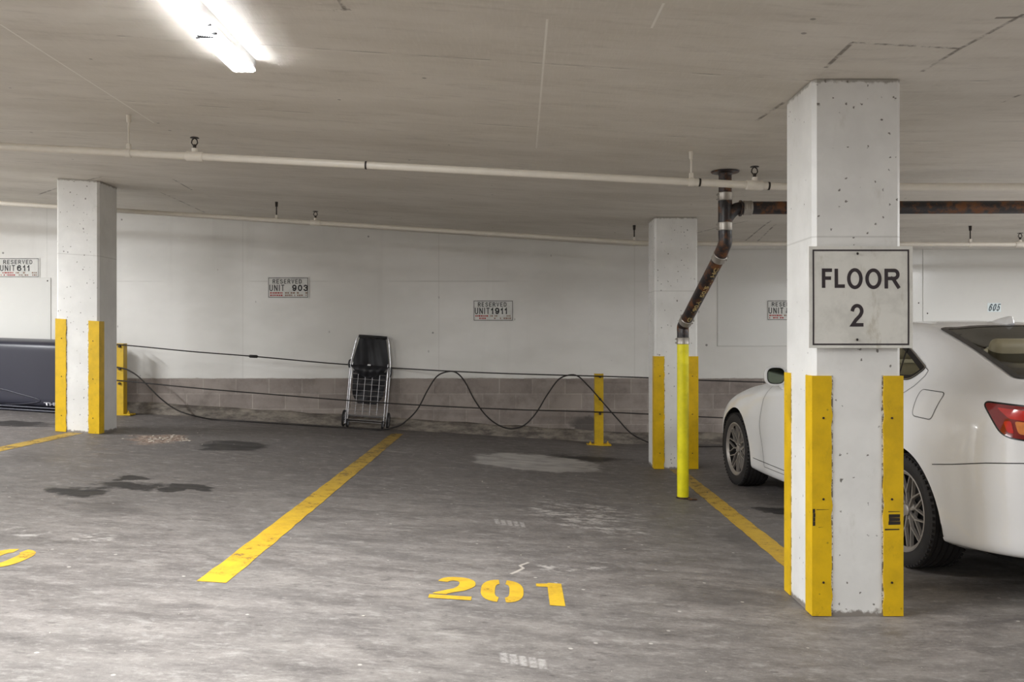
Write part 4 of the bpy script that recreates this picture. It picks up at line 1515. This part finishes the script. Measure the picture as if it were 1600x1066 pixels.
# stations of the body, rear to front: ten rails each (half width, length, height)
ST = [
 [(0,-.90,.24),(0,-1.0,.27),(0,-1.02,.40),(0,-1.03,.56),(0,-1.00,.72),(0,-.965,.88),(0,-.975,1.03),(0,-.93,1.065),(0,-.84,1.075),(0,-.78,1.08)],
 [(.40,-.89,.24),(.43,-.985,.27),(.43,-1.005,.40),(.43,-1.015,.56),(.43,-.985,.72),(.43,-.95,.88),(.42,-.955,1.025),(.31,-.91,1.062),(.16,-.82,1.075),(0,-.74,1.082)],
 [(.62,-.78,.235),(.70,-.87,.265),(.712,-.885,.40),(.715,-.89,.56),(.715,-.875,.72),(.70,-.855,.88),(.655,-.85,1.015),(.50,-.80,1.062),(.26,-.70,1.08),(0,-.66,1.088)],
 [(.76,-.61,.23),(.832,-.66,.26),(.843,-.67,.40),(.85,-.68,.57),(.845,-.67,.73),(.825,-.66,.89),(.755,-.66,1.02),(.60,-.64,1.075),(.34,-.60,1.085),(0,-.57,1.092)],
 [(.80,-.40,.21),(.845,-.40,.25),(.875,-.40,.40),(.893,-.40,.59),(.888,-.40,.77),(.86,-.40,.92),(.785,-.40,1.045),(.625,-.46,1.135),(.35,-.46,1.145),(0,-.46,1.15)],
 [(.80,0,.20),(.86,0,.23),(.885,0,.40),(.903,0,.61),(.895,0,.79),(.865,0,.93),(.775,0,1.06),(.595,-.04,1.265),(.34,-.02,1.292),(0,-.02,1.302)],
 [(.80,.42,.18),(.86,.42,.21),(.88,.42,.38),(.895,.42,.61),(.885,.42,.79),(.855,.42,.92),(.765,.42,1.05),(.565,.40,1.355),(.33,.38,1.392),(0,.37,1.40)],
 [(.80,1.0,.18),(.86,1.0,.21),(.88,1.0,.38),(.892,1.0,.60),(.88,1.0,.77),(.85,1.0,.90),(.76,1.0,1.03),(.575,1.0,1.375),(.33,1.0,1.418),(0,1.0,1.428)],
 [(.80,1.55,.18),(.86,1.55,.21),(.88,1.55,.38),(.89,1.55,.59),(.875,1.55,.75),(.845,1.55,.88),(.755,1.55,1.0),(.575,1.50,1.335),(.33,1.42,1.39),(0,1.40,1.402)],
 [(.80,2.1,.18),(.86,2.1,.21),(.88,2.1,.37),(.888,2.1,.57),(.872,2.1,.72),(.84,2.1,.85),(.755,2.1,.955),(.655,2.02,1.085),(.36,1.98,1.165),(0,1.97,1.185)],
 [(.80,2.45,.19),(.86,2.45,.22),(.88,2.45,.37),(.89,2.45,.56),(.875,2.45,.70),(.835,2.45,.82),(.75,2.45,.895),(.64,2.42,.935),(.36,2.45,.965),(0,2.46,.975)],
 [(.80,2.8,.20),(.86,2.8,.23),(.88,2.8,.38),(.892,2.8,.56),(.87,2.8,.69),(.82,2.8,.79),(.73,2.8,.85),(.59,2.8,.885),(.34,2.82,.91),(0,2.83,.92)],
 [(.74,3.10,.20),(.80,3.12,.23),(.84,3.14,.37),(.85,3.14,.53),(.83,3.13,.64),(.78,3.12,.725),(.69,3.12,.775),(.53,3.15,.81),(.31,3.18,.83),(0,3.19,.84)],
 [(.58,3.30,.20),(.64,3.34,.23),(.68,3.38,.36),(.685,3.38,.50),(.665,3.36,.60),(.63,3.335,.665),(.56,3.33,.705),(.42,3.36,.73),(.25,3.40,.745),(0,3.41,.752)],
 [(.34,3.42,.20),(.36,3.47,.23),(.38,3.52,.36),(.38,3.52,.49),(.37,3.49,.58),(.35,3.465,.635),(.32,3.455,.67),(.25,3.46,.69),(.15,3.475,.70),(0,3.48,.705)],
 [(0,3.45,.20),(0,3.50,.23),(0,3.55,.36),(0,3.545,.49),(0,3.515,.58),(0,3.495,.635),(0,3.485,.665),(0,3.485,.68),(0,3.49,.69),(0,3.495,.695)],
]
NS_, NR_ = 10, 6
# smooth along the length, then around
rails = [catmull([ST[i][k] for i in range(len(ST))], NS_) for k in range(10)]
nst = len(rails[0])
rows = [catmull([rails[k][i] for k in range(10)], NR_) for i in range(nst)]
nrl = len(rows[0])


def body_bm():
    bm = B()
    def vert(p, s): return bm.verts.new((-s * max(0, p.x), p.y, p.z))
    for s in (1, -1):
        g = [[vert(rows[i][j], s) for j in range(nrl)] for i in range(nst)]
        for i in range(nst - 1):
            for j in range(nrl - 1):
                q = [g[i][j], g[i + 1][j], g[i + 1][j + 1], g[i][j + 1]]
                bm.faces.new(q if s > 0 else q[::-1])
    bmesh.ops.remove_doubles(bm, verts=bm.verts[:], dist=0.0015)
    bmesh.ops.dissolve_degenerate(bm, edges=bm.edges[:], dist=1e-5)
    bmesh.ops.recalc_face_normals(bm, faces=bm.faces[:])
    return bm


full = body_bm()
full.normal_update()
bvh = BVHTree.FromBMesh(full)


def ray(o, d):
    h = bvh.ray_cast(Vector(o), Vector(d))
    return h[0], h[1]


def inside(p, P):
    c = False
    n = len(P)
    for i in range(n):
        (x0, y0), (x1, y1) = P[i], P[i - 1]
        if (y0 > p[1]) != (y1 > p[1]) and p[0] < (x1 - x0) * (p[1] - y0) / (y1 - y0) + x0:
            c = not c
    return c


def rounded(P, r, n=6):
    """polygon with rounded corners; r one radius or one per corner"""
    out = []
    m = len(P)
    for i in range(m):
        p0, p1, p2 = Vector(P[i - 1]), Vector(P[i]), Vector(P[(i + 1) % m])
        rr = r[i] if isinstance(r, (list, tuple)) else r
        a = (p0 - p1); b = (p2 - p1)
        k = min(rr, a.length * .48, b.length * .48)
        A, C = p1 + a.normalized() * k, p1 + b.normalized() * k
        for q in range(n + 1):
            t = q / n
            out.append(tuple(A * (1 - t) ** 2 + p1 * 2 * t * (1 - t) + C * t * t))
    return out


def inset(P, d):
    """shift a convex polygon's edges inward by d (outward if negative)"""
    cx_, cy_ = sum(p[0] for p in P) / len(P), sum(p[1] for p in P) / len(P)
    out = []
    m = len(P)
    for i in range(m):
        t = Vector(P[(i + 1) % m]) - Vector(P[i - 1])
        nrm = Vector((-t.y, t.x)).normalized()
        if nrm.dot(Vector((cx_ - P[i][0], cy_ - P[i][1]))) < 0: nrm = -nrm
        out.append((P[i][0] + nrm.x * d, P[i][1] + nrm.y * d))
    return out


# views: how a flat outline is laid onto the body
def view_side(s):
    return (lambda a, b: (-s * 3.0, a, b)), (s * 1.0, 0, 0)
def view_top():
    return (lambda a, b: (a, b, 3.0)), (0, 0, -1.0)
def view_rear():
    return (lambda a, b: (a, -3.0, b)), (0, 1.0, 0)
def view_diag(s, front=False):
    # a runs along the corner (to the side positive), b is height
    k = math.sqrt(.5)
    if front:
        return (lambda a, b: (-s * (k * a + 3 * k), 2.9 + 3 * k - k * a, b)), (s * k, -k, 0)
    return (lambda a, b: (-s * (k * a + 3 * k), -.3 - 3 * k + k * a, b)), (s * k, k, 0)


def drape(P, view, off=0.003, cell=0.025):
    fo, d = view
    xs = [p[0] for p in P]; ys = [p[1] for p in P]
    bm = B()
    nx = max(2, int((max(xs) - min(xs)) / cell)); ny = max(2, int((max(ys) - min(ys)) / cell))
    x0, x1, y0, y1 = min(xs) - .001, max(xs) + .001, min(ys) - .001, max(ys) + .001
    g = [[bm.verts.new((x0 + (x1 - x0) * i / nx, y0 + (y1 - y0) * j / ny, 0)) for i in range(nx + 1)] for j in range(ny + 1)]
    for j in range(ny):
        for i in range(nx):
            bm.faces.new((g[j][i], g[j][i + 1], g[j + 1][i + 1], g[j + 1][i]))
    area = sum(P[i - 1][0] * P[i][1] - P[i][0] * P[i - 1][1] for i in range(len(P)))
    Q = P if area > 0 else P[::-1]
    for i in range(len(Q)):
        p, q = Q[i - 1], Q[i]
        t = Vector((q[0] - p[0], q[1] - p[1], 0))
        if t.length < 1e-5: continue
        bmesh.ops.bisect_plane(bm, geom=bm.verts[:] + bm.edges[:] + bm.faces[:], plane_co=(p[0], p[1], 0), plane_no=(t.y, -t.x, 0), clear_outer=True)
    dead = []
    for v in bm.verts:
        h, nr = ray(fo(v.co.x, v.co.y), d)
        if h is None:
            dead.append(v); continue
        v.co = h - Vector(d) * off
    if dead: bmesh.ops.delete(bm, geom=dead, context='VERTS')
    bmesh.ops.recalc_face_normals(bm, faces=bm.faces[:])
    sm = sum((f.normal.dot(Vector(d)) for f in bm.faces))
    if sm > 0:
        bmesh.ops.reverse_faces(bm, faces=bm.faces[:])
    return bm


def strip(P, view, w=0.004, off=0.0015, closed=False, step=0.02):
    fo, d = view
    d = Vector(d)
    pts = []
    Q = list(P) + ([P[0]] if closed else [])
    for p, q in zip(Q, Q[1:]):
        n = max(1, int((Vector(q) - Vector(p)).length / step))
        for k in range(n):
            pts.append(Vector(p).lerp(Vector(q), k / n))
    pts.append(Vector(Q[-1]))
    W = []
    for p in pts:
        h, nr = ray(fo(p.x, p.y), d)
        if h is not None:
            W.append((h, nr))
    bm = B()
    prev = None
    for i in range(len(W)):
        t = W[min(i + 1, len(W) - 1)][0] - W[max(i - 1, 0)][0]
        nr = W[i][1]
        if nr.dot(d) > 0: nr = -nr
        s = t.cross(nr).normalized() * w / 2
        row = [bm.verts.new(W[i][0] + s + nr * off), bm.verts.new(W[i][0] - s + nr * off)]
        if prev: bm.faces.new((prev[0], row[0], row[1], prev[1]))
        prev = row
    bmesh.ops.recalc_face_normals(bm, faces=bm.faces[:])
    return bm


def ring(P, view, wid, off=0.004):
    """band of width wid along the inside of the outline"""
    fo, d = view
    d = Vector(d)
    dense = []
    m = len(P)
    for i in range(m):
        p, q = Vector(P[i]), Vector(P[(i + 1) % m])
        n = max(1, int((q - p).length / .025))
        for k in range(n): dense.append(tuple(p.lerp(q, k / n)))
    I = inset(dense, wid)
    bm = B()
    A = []; C = []
    for p, q in zip(dense, I):
        h, _ = ray(fo(*p), d); h2, _ = ray(fo(*q), d)
        if h is None: h = h2
        if h2 is None: h2 = h
        if h is None: continue
        A.append(bm.verts.new(h - d * off)); C.append(bm.verts.new(h2 - d * off))
    for i in range(len(A)):
        bm.faces.new((A[i], A[(i + 1) % len(A)], C[(i + 1) % len(A)], C[i]))
    bmesh.ops.recalc_face_normals(bm, faces=bm.faces[:])
    return bm


# outlines
SIDE_FULL = rounded([(2.02, .985), (1.50, 1.285), (1.00, 1.345), (.50, 1.32), (.26, 1.235), (.0, 1.135), (.08, 1.06), (.40, 1.055), (1.0, 1.045)], [.03, .25, .3, .3, .2, .03, .08, .2, .2])
BACK = rounded([(-.605, -.585), (-.3, -.60), (.3, -.60), (.605, -.585), (.505, .24), (.25, .275), (-.25, .275), (-.505, .24)], .05)
FRONT = rounded([(-.665, 2.22), (-.3, 2.42), (.3, 2.42), (.665, 2.22), (.545, 1.56), (.25, 1.47), (-.25, 1.47), (-.545, 1.56)], .05)
AX = (0.0, 2.73)
WR, ARC = .322, .365


def cut_body():
    bm = full.copy()
    bmesh.ops.subdivide_edges(bm, edges=bm.edges[:], cuts=1, use_grid_fill=True)
    kill = []
    for f in bm.faces:
        c = f.calc_center_median()
        if abs(c.x) > .5 and c.z < .80:
            if any((c.y - a) ** 2 + (c.z - .325) ** 2 < ARC ** 2 for a in AX):
                kill.append(f); continue
        if abs(c.x) > .4 and c.z > .9 and inside((c.y, c.z), SIDE_IN):
            kill.append(f); continue
        if c.z > .9 and (inside((c.x, c.y), BACK_IN) or inside((c.x, c.y), FRONT_IN)) and f.normal.z > .2:
            kill.append(f)
    bmesh.ops.delete(bm, geom=kill, context='FACES')
    for v in bm.verts:
        if v.is_boundary and abs(v.co.x) > .5:
            for a in AX:
                dy, dz = v.co.y - a, v.co.z - .325
                L = math.hypot(dy, dz)
                if ARC * .85 < L < ARC * 1.15 and v.co.z > .2:
                    v.co.y = a + dy / L * ARC; v.co.z = .325 + dz / L * ARC
    return bm


SIDE_IN, BACK_IN, FRONT_IN = inset(SIDE_FULL, .018), inset(BACK, .03), inset(FRONT, .03)
body = cut_body()
obj('body', body, M_paint, car, smooth=50, local=True)

for s in (1, -1):
    V = view_side(s)
    # side windows split by the pillars
    for nm, ya, yb_ in (('side_window', 1.04, 2.4), ('side_window', .27, .98), ('side_window', -.5, .25)):
        P = [p for p in inset(SIDE_FULL, .012)]
        # clip by vertical lines
        bmw = drape(P, V, 0.0025)
        bmesh.ops.bisect_plane(bmw, geom=bmw.verts[:] + bmw.edges[:] + bmw.faces[:], plane_co=(0, ya, 0), plane_no=(0, -1, 0), clear_outer=True)
        bmesh.ops.bisect_plane(bmw, geom=bmw.verts[:] + bmw.edges[:] + bmw.faces[:], plane_co=(0, yb_, 0), plane_no=(0, 1, 0), clear_outer=True)
        if len(bmw.faces):
            obj(nm, bmw, M_glass, car, smooth=180, local=True)
    obj('window_surround', ring(SIDE_FULL, V, .030, .004), M_trim, car, smooth=60, local=True)
    obj('window_surround', strip(inset(SIDE_FULL, .002), V, .007, .007, True), M_chrome, car, smooth=60, local=True)
    for (ya, yb_) in ((.97, 1.05),):
        obj('pillar_trim', drape([(ya, 1.05), (yb_, 1.05), (yb_, 1.34), (ya, 1.34)], V, .0045), M_trim, car, smooth=60, local=True)
    obj('pillar_trim', strip([(.23, 1.065), (.32, 1.245)], V, .016, .005), M_trim, car, smooth=60, local=True)
    # door gaps
    rear_door = [(.01, 1.135), (-.03, 1.12), (-.035, 1.09), (.0, 1.03), (.06, .985), (.12, .90), (.20, .76), (.33, .62), (.40, .48), (.42, .26)]
    for P in (rear_door, [(1.01, 1.04), (1.0, .7), (1.02, .26)], [(2.07, .94), (2.12, .80), (2.13, .60), (2.07, .42), (2.06, .26)], [(.42, .26), (1.2, .255), (2.06, .26)]):
        obj('door_gap', strip(P, V, .0045), M_seam, car, local=True)
    for yh in (.58, 1.32):
        q, nr = ray((-s * 3, yh, .83), (s, 0, 0))
        bm = B()
        tube(bm, catmull([(q.x + s * .005, yh - .1, .83), (q.x - s * .03, yh - .085, .833), (q.x - s * .033, yh + .07, .833), (q.x + s * .005, yh + .09, .83)], 5), .012, 10)
        obj('door_handle', bm, M_paint, car, smooth=60, local=True)
    if s == 1:
        fd = rounded([(-.335, 1.012), (-.10, 1.018), (-.125, .872), (-.305, .865)], .03)
        obj('fuel_door', drape(fd, V, .0018), M_paint, car, smooth=60, local=True)
        obj('fuel_door_gap', strip(fd, V, .0045, .0025, True), M_seam, car, local=True)
    # bumper joint behind the rear wheel, wrapping the corner
    obj('bumper_gap', strip([(-.86, .71), (-.70, .69), (-.50, .655), (-.34, .632)], V, .005), M_seam, car, local=True)
    obj('sill_line', strip([(.40, .30), (1.2, .285), (2.30, .30)], V, .006), M_seam, car, local=True)
    # tail lamp wraps the corner
    D = view_diag(s)
    tl_ = rounded([(.335, .985), (-.02, .965), (-.30, .93), (-.30, .80), (-.02, .805), (.235, .83)], [.03, .06, .02, .02, .06, .05])
    obj('tail_lamp_border', drape(inset(tl_, -.008), D, .002), M_trim, car, smooth=60, local=True)
    tlo = obj('tail_lamp', drape(tl_, D, .006), M_lightdark, car, smooth=60, local=True)
    for P, m, off in ((rounded([(.27, .965), (-.02, .945), (-.28, .918), (-.28, .88), (.0, .89), (.21, .915)], .015), M_lightred, .009),
                      (rounded([(.10, .88), (.0, .875), (-.26, .865), (-.26, .82), (-.03, .82), (.10, .835)], .02), M_lightred, .010),
                      (rounded([(.235, .90), (.20, .905), (.185, .845), (.215, .85)], .012), M_lightred, .010),
                      (rounded([(.185, .905), (.12, .90), (.115, .84), (.165, .845)], .015), M_lightamber, .012)):
        o_ = obj('lamp_element', drape(P, D, off), m, car, smooth=60, local=True); o_.parent = tlo
    obj('bumper_reflector', drape(rounded([(-.12, .47), (-.33, .47), (-.33, .44), (-.12, .435)], .012), D, .004), M_lightred, car, smooth=60, local=True)
    DF = view_diag(s, True)
    hl = rounded([(.36, .70), (.05, .69), (-.28, .635), (-.26, .55), (.02, .55), (.18, .60)], .04)
    obj('head_lamp', drape(hl, DF, .004), M_lens, car, smooth=60, local=True)
    # wing mirror
    bm = B()
    mx, my, mz = -s * .885, 1.80, 1.012
    bmesh.ops.create_uvsphere(bm, u_segments=28, v_segments=18, radius=1.0)
    for v in bm.verts:
        c = v.co.copy()
        k = 2.8
        n_ = (abs(c.x) ** k + abs(c.z) ** k) ** (1 / k)
        rad = math.hypot(c.x, c.z)
        f_ = rad / n_ if n_ > 1e-6 else 1
        y = c.y
        v.co = Vector((mx + c.x * f_ * .086, my + (max(y, -.12) * (.11 if y > 0 else .06)), mz + c.z * f_ * .078))
    mh = obj('wing_mirror', bm, M_paint, car, smooth=50, local=True)
    bm = B()
    pts = arc(0, 0, .071, .064, 0, 360, 36, 3.0)
    poly(bm, [(mx + a, my - .0090, mz + b) for a, b in pts[:-1]])
    o_ = obj('mirror_border', bm, M_trim, car, local=True); o_.parent = mh
    bm = B()
    pts = arc(0, 0, .065, .057, 0, 360, 36, 3.0)
    poly(bm, [(mx + a, my - .0105, mz + b) for a, b in pts[:-1]])
    t_ = NT('mirror_glass'); t_.base(lin((120, 130, 116))); t_.rough(.02); t_.metal(1.0)
    o_ = obj('mirror_glass', bm, t_.m, car, local=True); o_.parent = mh
    bm = B()
    tube(bm, catmull([(mx + s * .03, my + .015, mz - .05), (mx + s * .07, my + .01, mz - .09), (mx + s * .13, my + .01, mz - .09)], 5), .022, 12, rs=None)
    o_ = obj('mirror_foot', bm, M_paint, car, smooth=60, local=True); o_.parent = mh
    # wheel-well liners
    for a in AX:
        bm = B()
        R = ARC + .004
        n = 28
        ra = []; rb = []
        for k in range(n + 1):
            an = math.radians(-12 + 204 * k / n)
            ra.append(bm.verts.new((-s * .865, a + R * math.cos(an), .325 + R * math.sin(an))))
            rb.append(bm.verts.new((-s * .58, a + R * math.cos(an), .325 + R * math.sin(an))))
        for k in range(n): bm.faces.new((ra[k], ra[k + 1], rb[k + 1], rb[k]))
        bm.faces.new(rb)
        obj('wheel_well', bm, M_liner, car, smooth=40, local=True)

# rear and front screens
for P, nm in ((BACK, 'rear_window'), (FRONT, 'windshield')):
    obj(nm, drape(inset(P, .006), view_top(), .002, .04), M_glass, car, smooth=180, local=True)
    obj(nm + '_border', ring(P, view_top(), .042, .0045), M_trim, car, smooth=60, local=True)
# trunk lid gap, roof antenna
obj('trunk_gap', strip([(-.58, -.62), (-.60, -.80), (-.585, -.86)], view_top(), .005), M_seam, car, local=True)
obj('trunk_gap', strip([(.58, -.62), (.60, -.80), (.585, -.86)], view_top(), .005), M_seam, car, local=True)
obj('trunk_gap', strip([(-.58, -.625), (0, -.645), (.58, -.625)], view_top(), .005), M_seam, car, local=True)
obj('bumper_gap', strip([(-.715, .71), (-.4, .722), (.4, .722), (.715, .71)], view_rear(), .005), M_seam, car, local=True)
bm = B()
for k in range(13):
    t_ = k / 12
rings_ = []
for k in range(13):
    t_ = k / 12
    y = .30 + .20 * t_
    h, _ = ray((0, y, 3), (0, 0, -1))
    hh = .055 * (1 - t_) ** .8 * min(1, (t_ + .02) * 9) + .002
    ww = .026 * (1 - .75 * t_)
    rings_.append([bm.verts.new((q * ww, y - .03 * (r_), h.z - .002 + hh * r_)) for q, r_ in ((-1, 0), (-.75, .45), (-.25, .95), (0, 1), (.25, .95), (.75, .45), (1, 0))])
for p_, q_ in zip(rings_, rings_[1:]):
    for i in range(6): bm.faces.new((p_[i], q_[i], q_[i + 1], p_[i + 1]))
bm.faces.new(rings_[0]); bm.faces.new(rings_[-1][::-1])
bmesh.ops.recalc_face_normals(bm, faces=bm.faces[:])
obj('roof_antenna', bm, M_paint, car, smooth=50, local=True)
# underbody and cabin
bm = B(); box(bm, -.66, .66, -.78, 3.25, .17, .30, .03, 2); box(bm, -.56, .56, -.6, 3.1, .26, .62); obj('underbody', bm, M_liner, car, local=True)
bm = B(); box(bm, -.70, .70, -.40, 2.05, .62, .66); box(bm, -.66, .66, -.62, -.22, .97, 1.0, .01, 1); obj('cabin_floor', bm, M_cabin, car, local=True)
bm = B(); box(bm, -.66, .66, 1.85, 2.25, .66, .93, .05, 3); obj('dashboard', bm, M_cabin, car, smooth=40, local=True)
def seat(x0, x1, y, nm, heads):
    M_ = Matrix.Translation((0, y, .72)) @ Matrix.Rotation(math.radians(14), 4, 'X')
    bm = B(); box(bm, x0, x1, -.06, .06, 0, .43, .05, 3, M_); b_ = obj(nm, bm, M_seat, car, smooth=50, local=True)
    bm = B(); box(bm, x0, x1, y + .05, y + .50, .64, .76, .05, 3); o_ = obj('seat_cushion', bm, M_seat, car, smooth=50, local=True); o_.parent = b_
    for h in heads:
        bm = B(); box(bm, h - .12, h + .12, -.045, .045, .46, .60, .04, 3, M_); o_ = obj('headrest', bm, M_seat, car, smooth=50, local=True); o_.parent = b_
seat(-.62, .62, -.08, 'rear_seat', (-.36, .36))
seat(-.60, -.12, .92, 'front_seat', (-.36,)); seat(.12, .60, .92, 'front_seat', (.36,))

# wheels
def wheel_meshes():
    bm = B()
    R, hw = WR, .112
    prof = []
    prof += [(.232, -.098), (.245, -.108), (.275, -hw), (.300, -hw + .002), (.314, -.100)]
    for g0 in (-.082, -.048, -.012, .024, .060):
        prof += [(R, g0 - .012), (R, g0 + .006), (R - .008, g0 + .008), (R - .008, g0 + .014), (R, g0 + .016)]
    prof += [(R, .088), (.314, .100), (.300, hw - .002), (.275, hw), (.245, .108), (.232, .098)]
    lathe(bm, prof, None, 72)
    # shoulder grooves
    for k in range(60):
        a_ = 2 * PI * k / 60
        for sx in (-1, 1):
            M_ = Matrix.Rotation(a_, 4, 'X')
            box(bm, sx * .094 - .016, sx * .094 + .016, -.008, .008, .309, .3195, 0, 1, M_)
    tyre = bm
    rim = B()
    lathe(rim, [(.218, -.09), (.232, -.1), (.236, -.104), (.228, -.106), (.220, -.098), (.206, -.085)], None, 64)
    # ten Y spokes with crossing arms
    def bar(p, q, wa, wb, xa, xb, th=.018):
        d = Vector((0, q[0] - p[0], q[1] - p[1])); n_ = Vector((0, -d.z, d.y)).normalized()
        vs = []
        for (pt, w_, xx) in ((p, wa, xa), (q, wb, xb)):
            c = Vector((xx, pt[0], pt[1]))
            vs.append([rim.verts.new(c + n_ * w_ * .38), rim.verts.new(c - n_ * w_ * .38), rim.verts.new(c - n_ * w_ * .5 + Vector((th, 0, 0))), rim.verts.new(c + n_ * w_ * .5 + Vector((th, 0, 0)))])
        a_, b_ = vs
        for i in range(4): rim.faces.new((a_[i], b_[i], b_[(i + 1) % 4], a_[(i + 1) % 4]))
        rim.faces.new(a_); rim.faces.new(b_[::-1])
    def pol(r, a_): return (r * math.cos(a_), r * math.sin(a_))
    for k in range(10):
        a0 = 2 * PI * k / 10
        bar(pol(.035, a0), pol(.105, a0), .018, .014, -.070, -.080)
        for sg in (-1, 1):
            bar(pol(.10, a0), pol(.215, a0 + sg * .235), .0125, .009, -.080, -.090)
    bmesh.ops.recalc_face_normals(rim, faces=rim.faces[:])
    barrel = B()
    lathe(barrel, [(.226, -.088), (.212, -.06), (.205, .09), (.228, .1)], None, 48)
    lathe(barrel, [(.001, -.02), (.15, -.02), (.155, -.01), (.155, .01)], None, 40)
    hub = B()
    lathe(hub, [(.001, -.082), (.026, -.082), (.032, -.078), (.034, -.06), (.060, -.056), (.064, -.04)], None, 32)
    nuts = []
    for k in range(5):
        nb = B(); nuts.append(nb)
        y, z = pol(.050, 2 * PI * k / 5 + .3)
        bmesh.ops.create_cone(nb, cap_ends=True, segments=6, radius1=.0095, radius2=.0095, depth=.02, matrix=Matrix.Translation((-.064, y, z)) @ Matrix.Rotation(PI / 2, 4, 'Y'))
    return rim, tyre, barrel, hub, nuts


rim, tyre, barrel, hub, nuts = wheel_meshes()
w0 = obj('wheel', rim, M_alloy, car, smooth=40, local=True)
kids = []
for nm, b_, m_ in (('tyre', tyre, M_tyre), ('wheel_barrel', barrel, M_alloydark), ('hub', hub, M_alloy), *(('wheel_nut', q_, M_chrome) for q_ in nuts)):
    o_ = obj(nm, b_, m_, car, smooth=35, local=True); o_.parent = w0; kids.append(o_)
first = True
for a in AX:
    for s in (1, -1):
        if first:
            wv = w0; first = False
        else:
            wv = w0.copy(); COL.objects.link(wv); wv.parent = car
            for c_ in kids:
                d_ = c_.copy(); COL.objects.link(d_); d_.parent = wv
        wv.location = (-s * .773, a, WR - .001)
        wv.rotation_euler = (.37 + a, 0, 0 if s > 0 else PI)
full.free()


# ------------------------------------------------------------------ camera, world, view
cam = bpy.data.cameras.new('camera')
co = bpy.data.objects.new('camera', cam)
COL.objects.link(co)
co.location = (0, 0, CAMH)
co.rotation_euler = (PI / 2, 0, 0)
cam.sensor_width = 36
cam.sensor_fit = 'HORIZONTAL'
cam.lens = F * 36 / 1600
cam.shift_x = -(PX - 800) / 1600
cam.shift_y = (PY - 533) / 1600
scene.camera = co
w = bpy.data.worlds.new('world')
scene.world = w
w.use_nodes = True
w.node_tree.nodes['Background'].inputs[0].default_value = (0.8, 0.8, 0.8, 1)
w.node_tree.nodes['Background'].inputs[1].default_value = 0.0
scene.view_settings.view_transform = 'Standard'
scene.view_settings.look = 'None'
scene.view_settings.exposure = 4.52
scene.view_settings.gamma = 1
scene.cycles.max_bounces = 8
scene.cycles.diffuse_bounces = 6
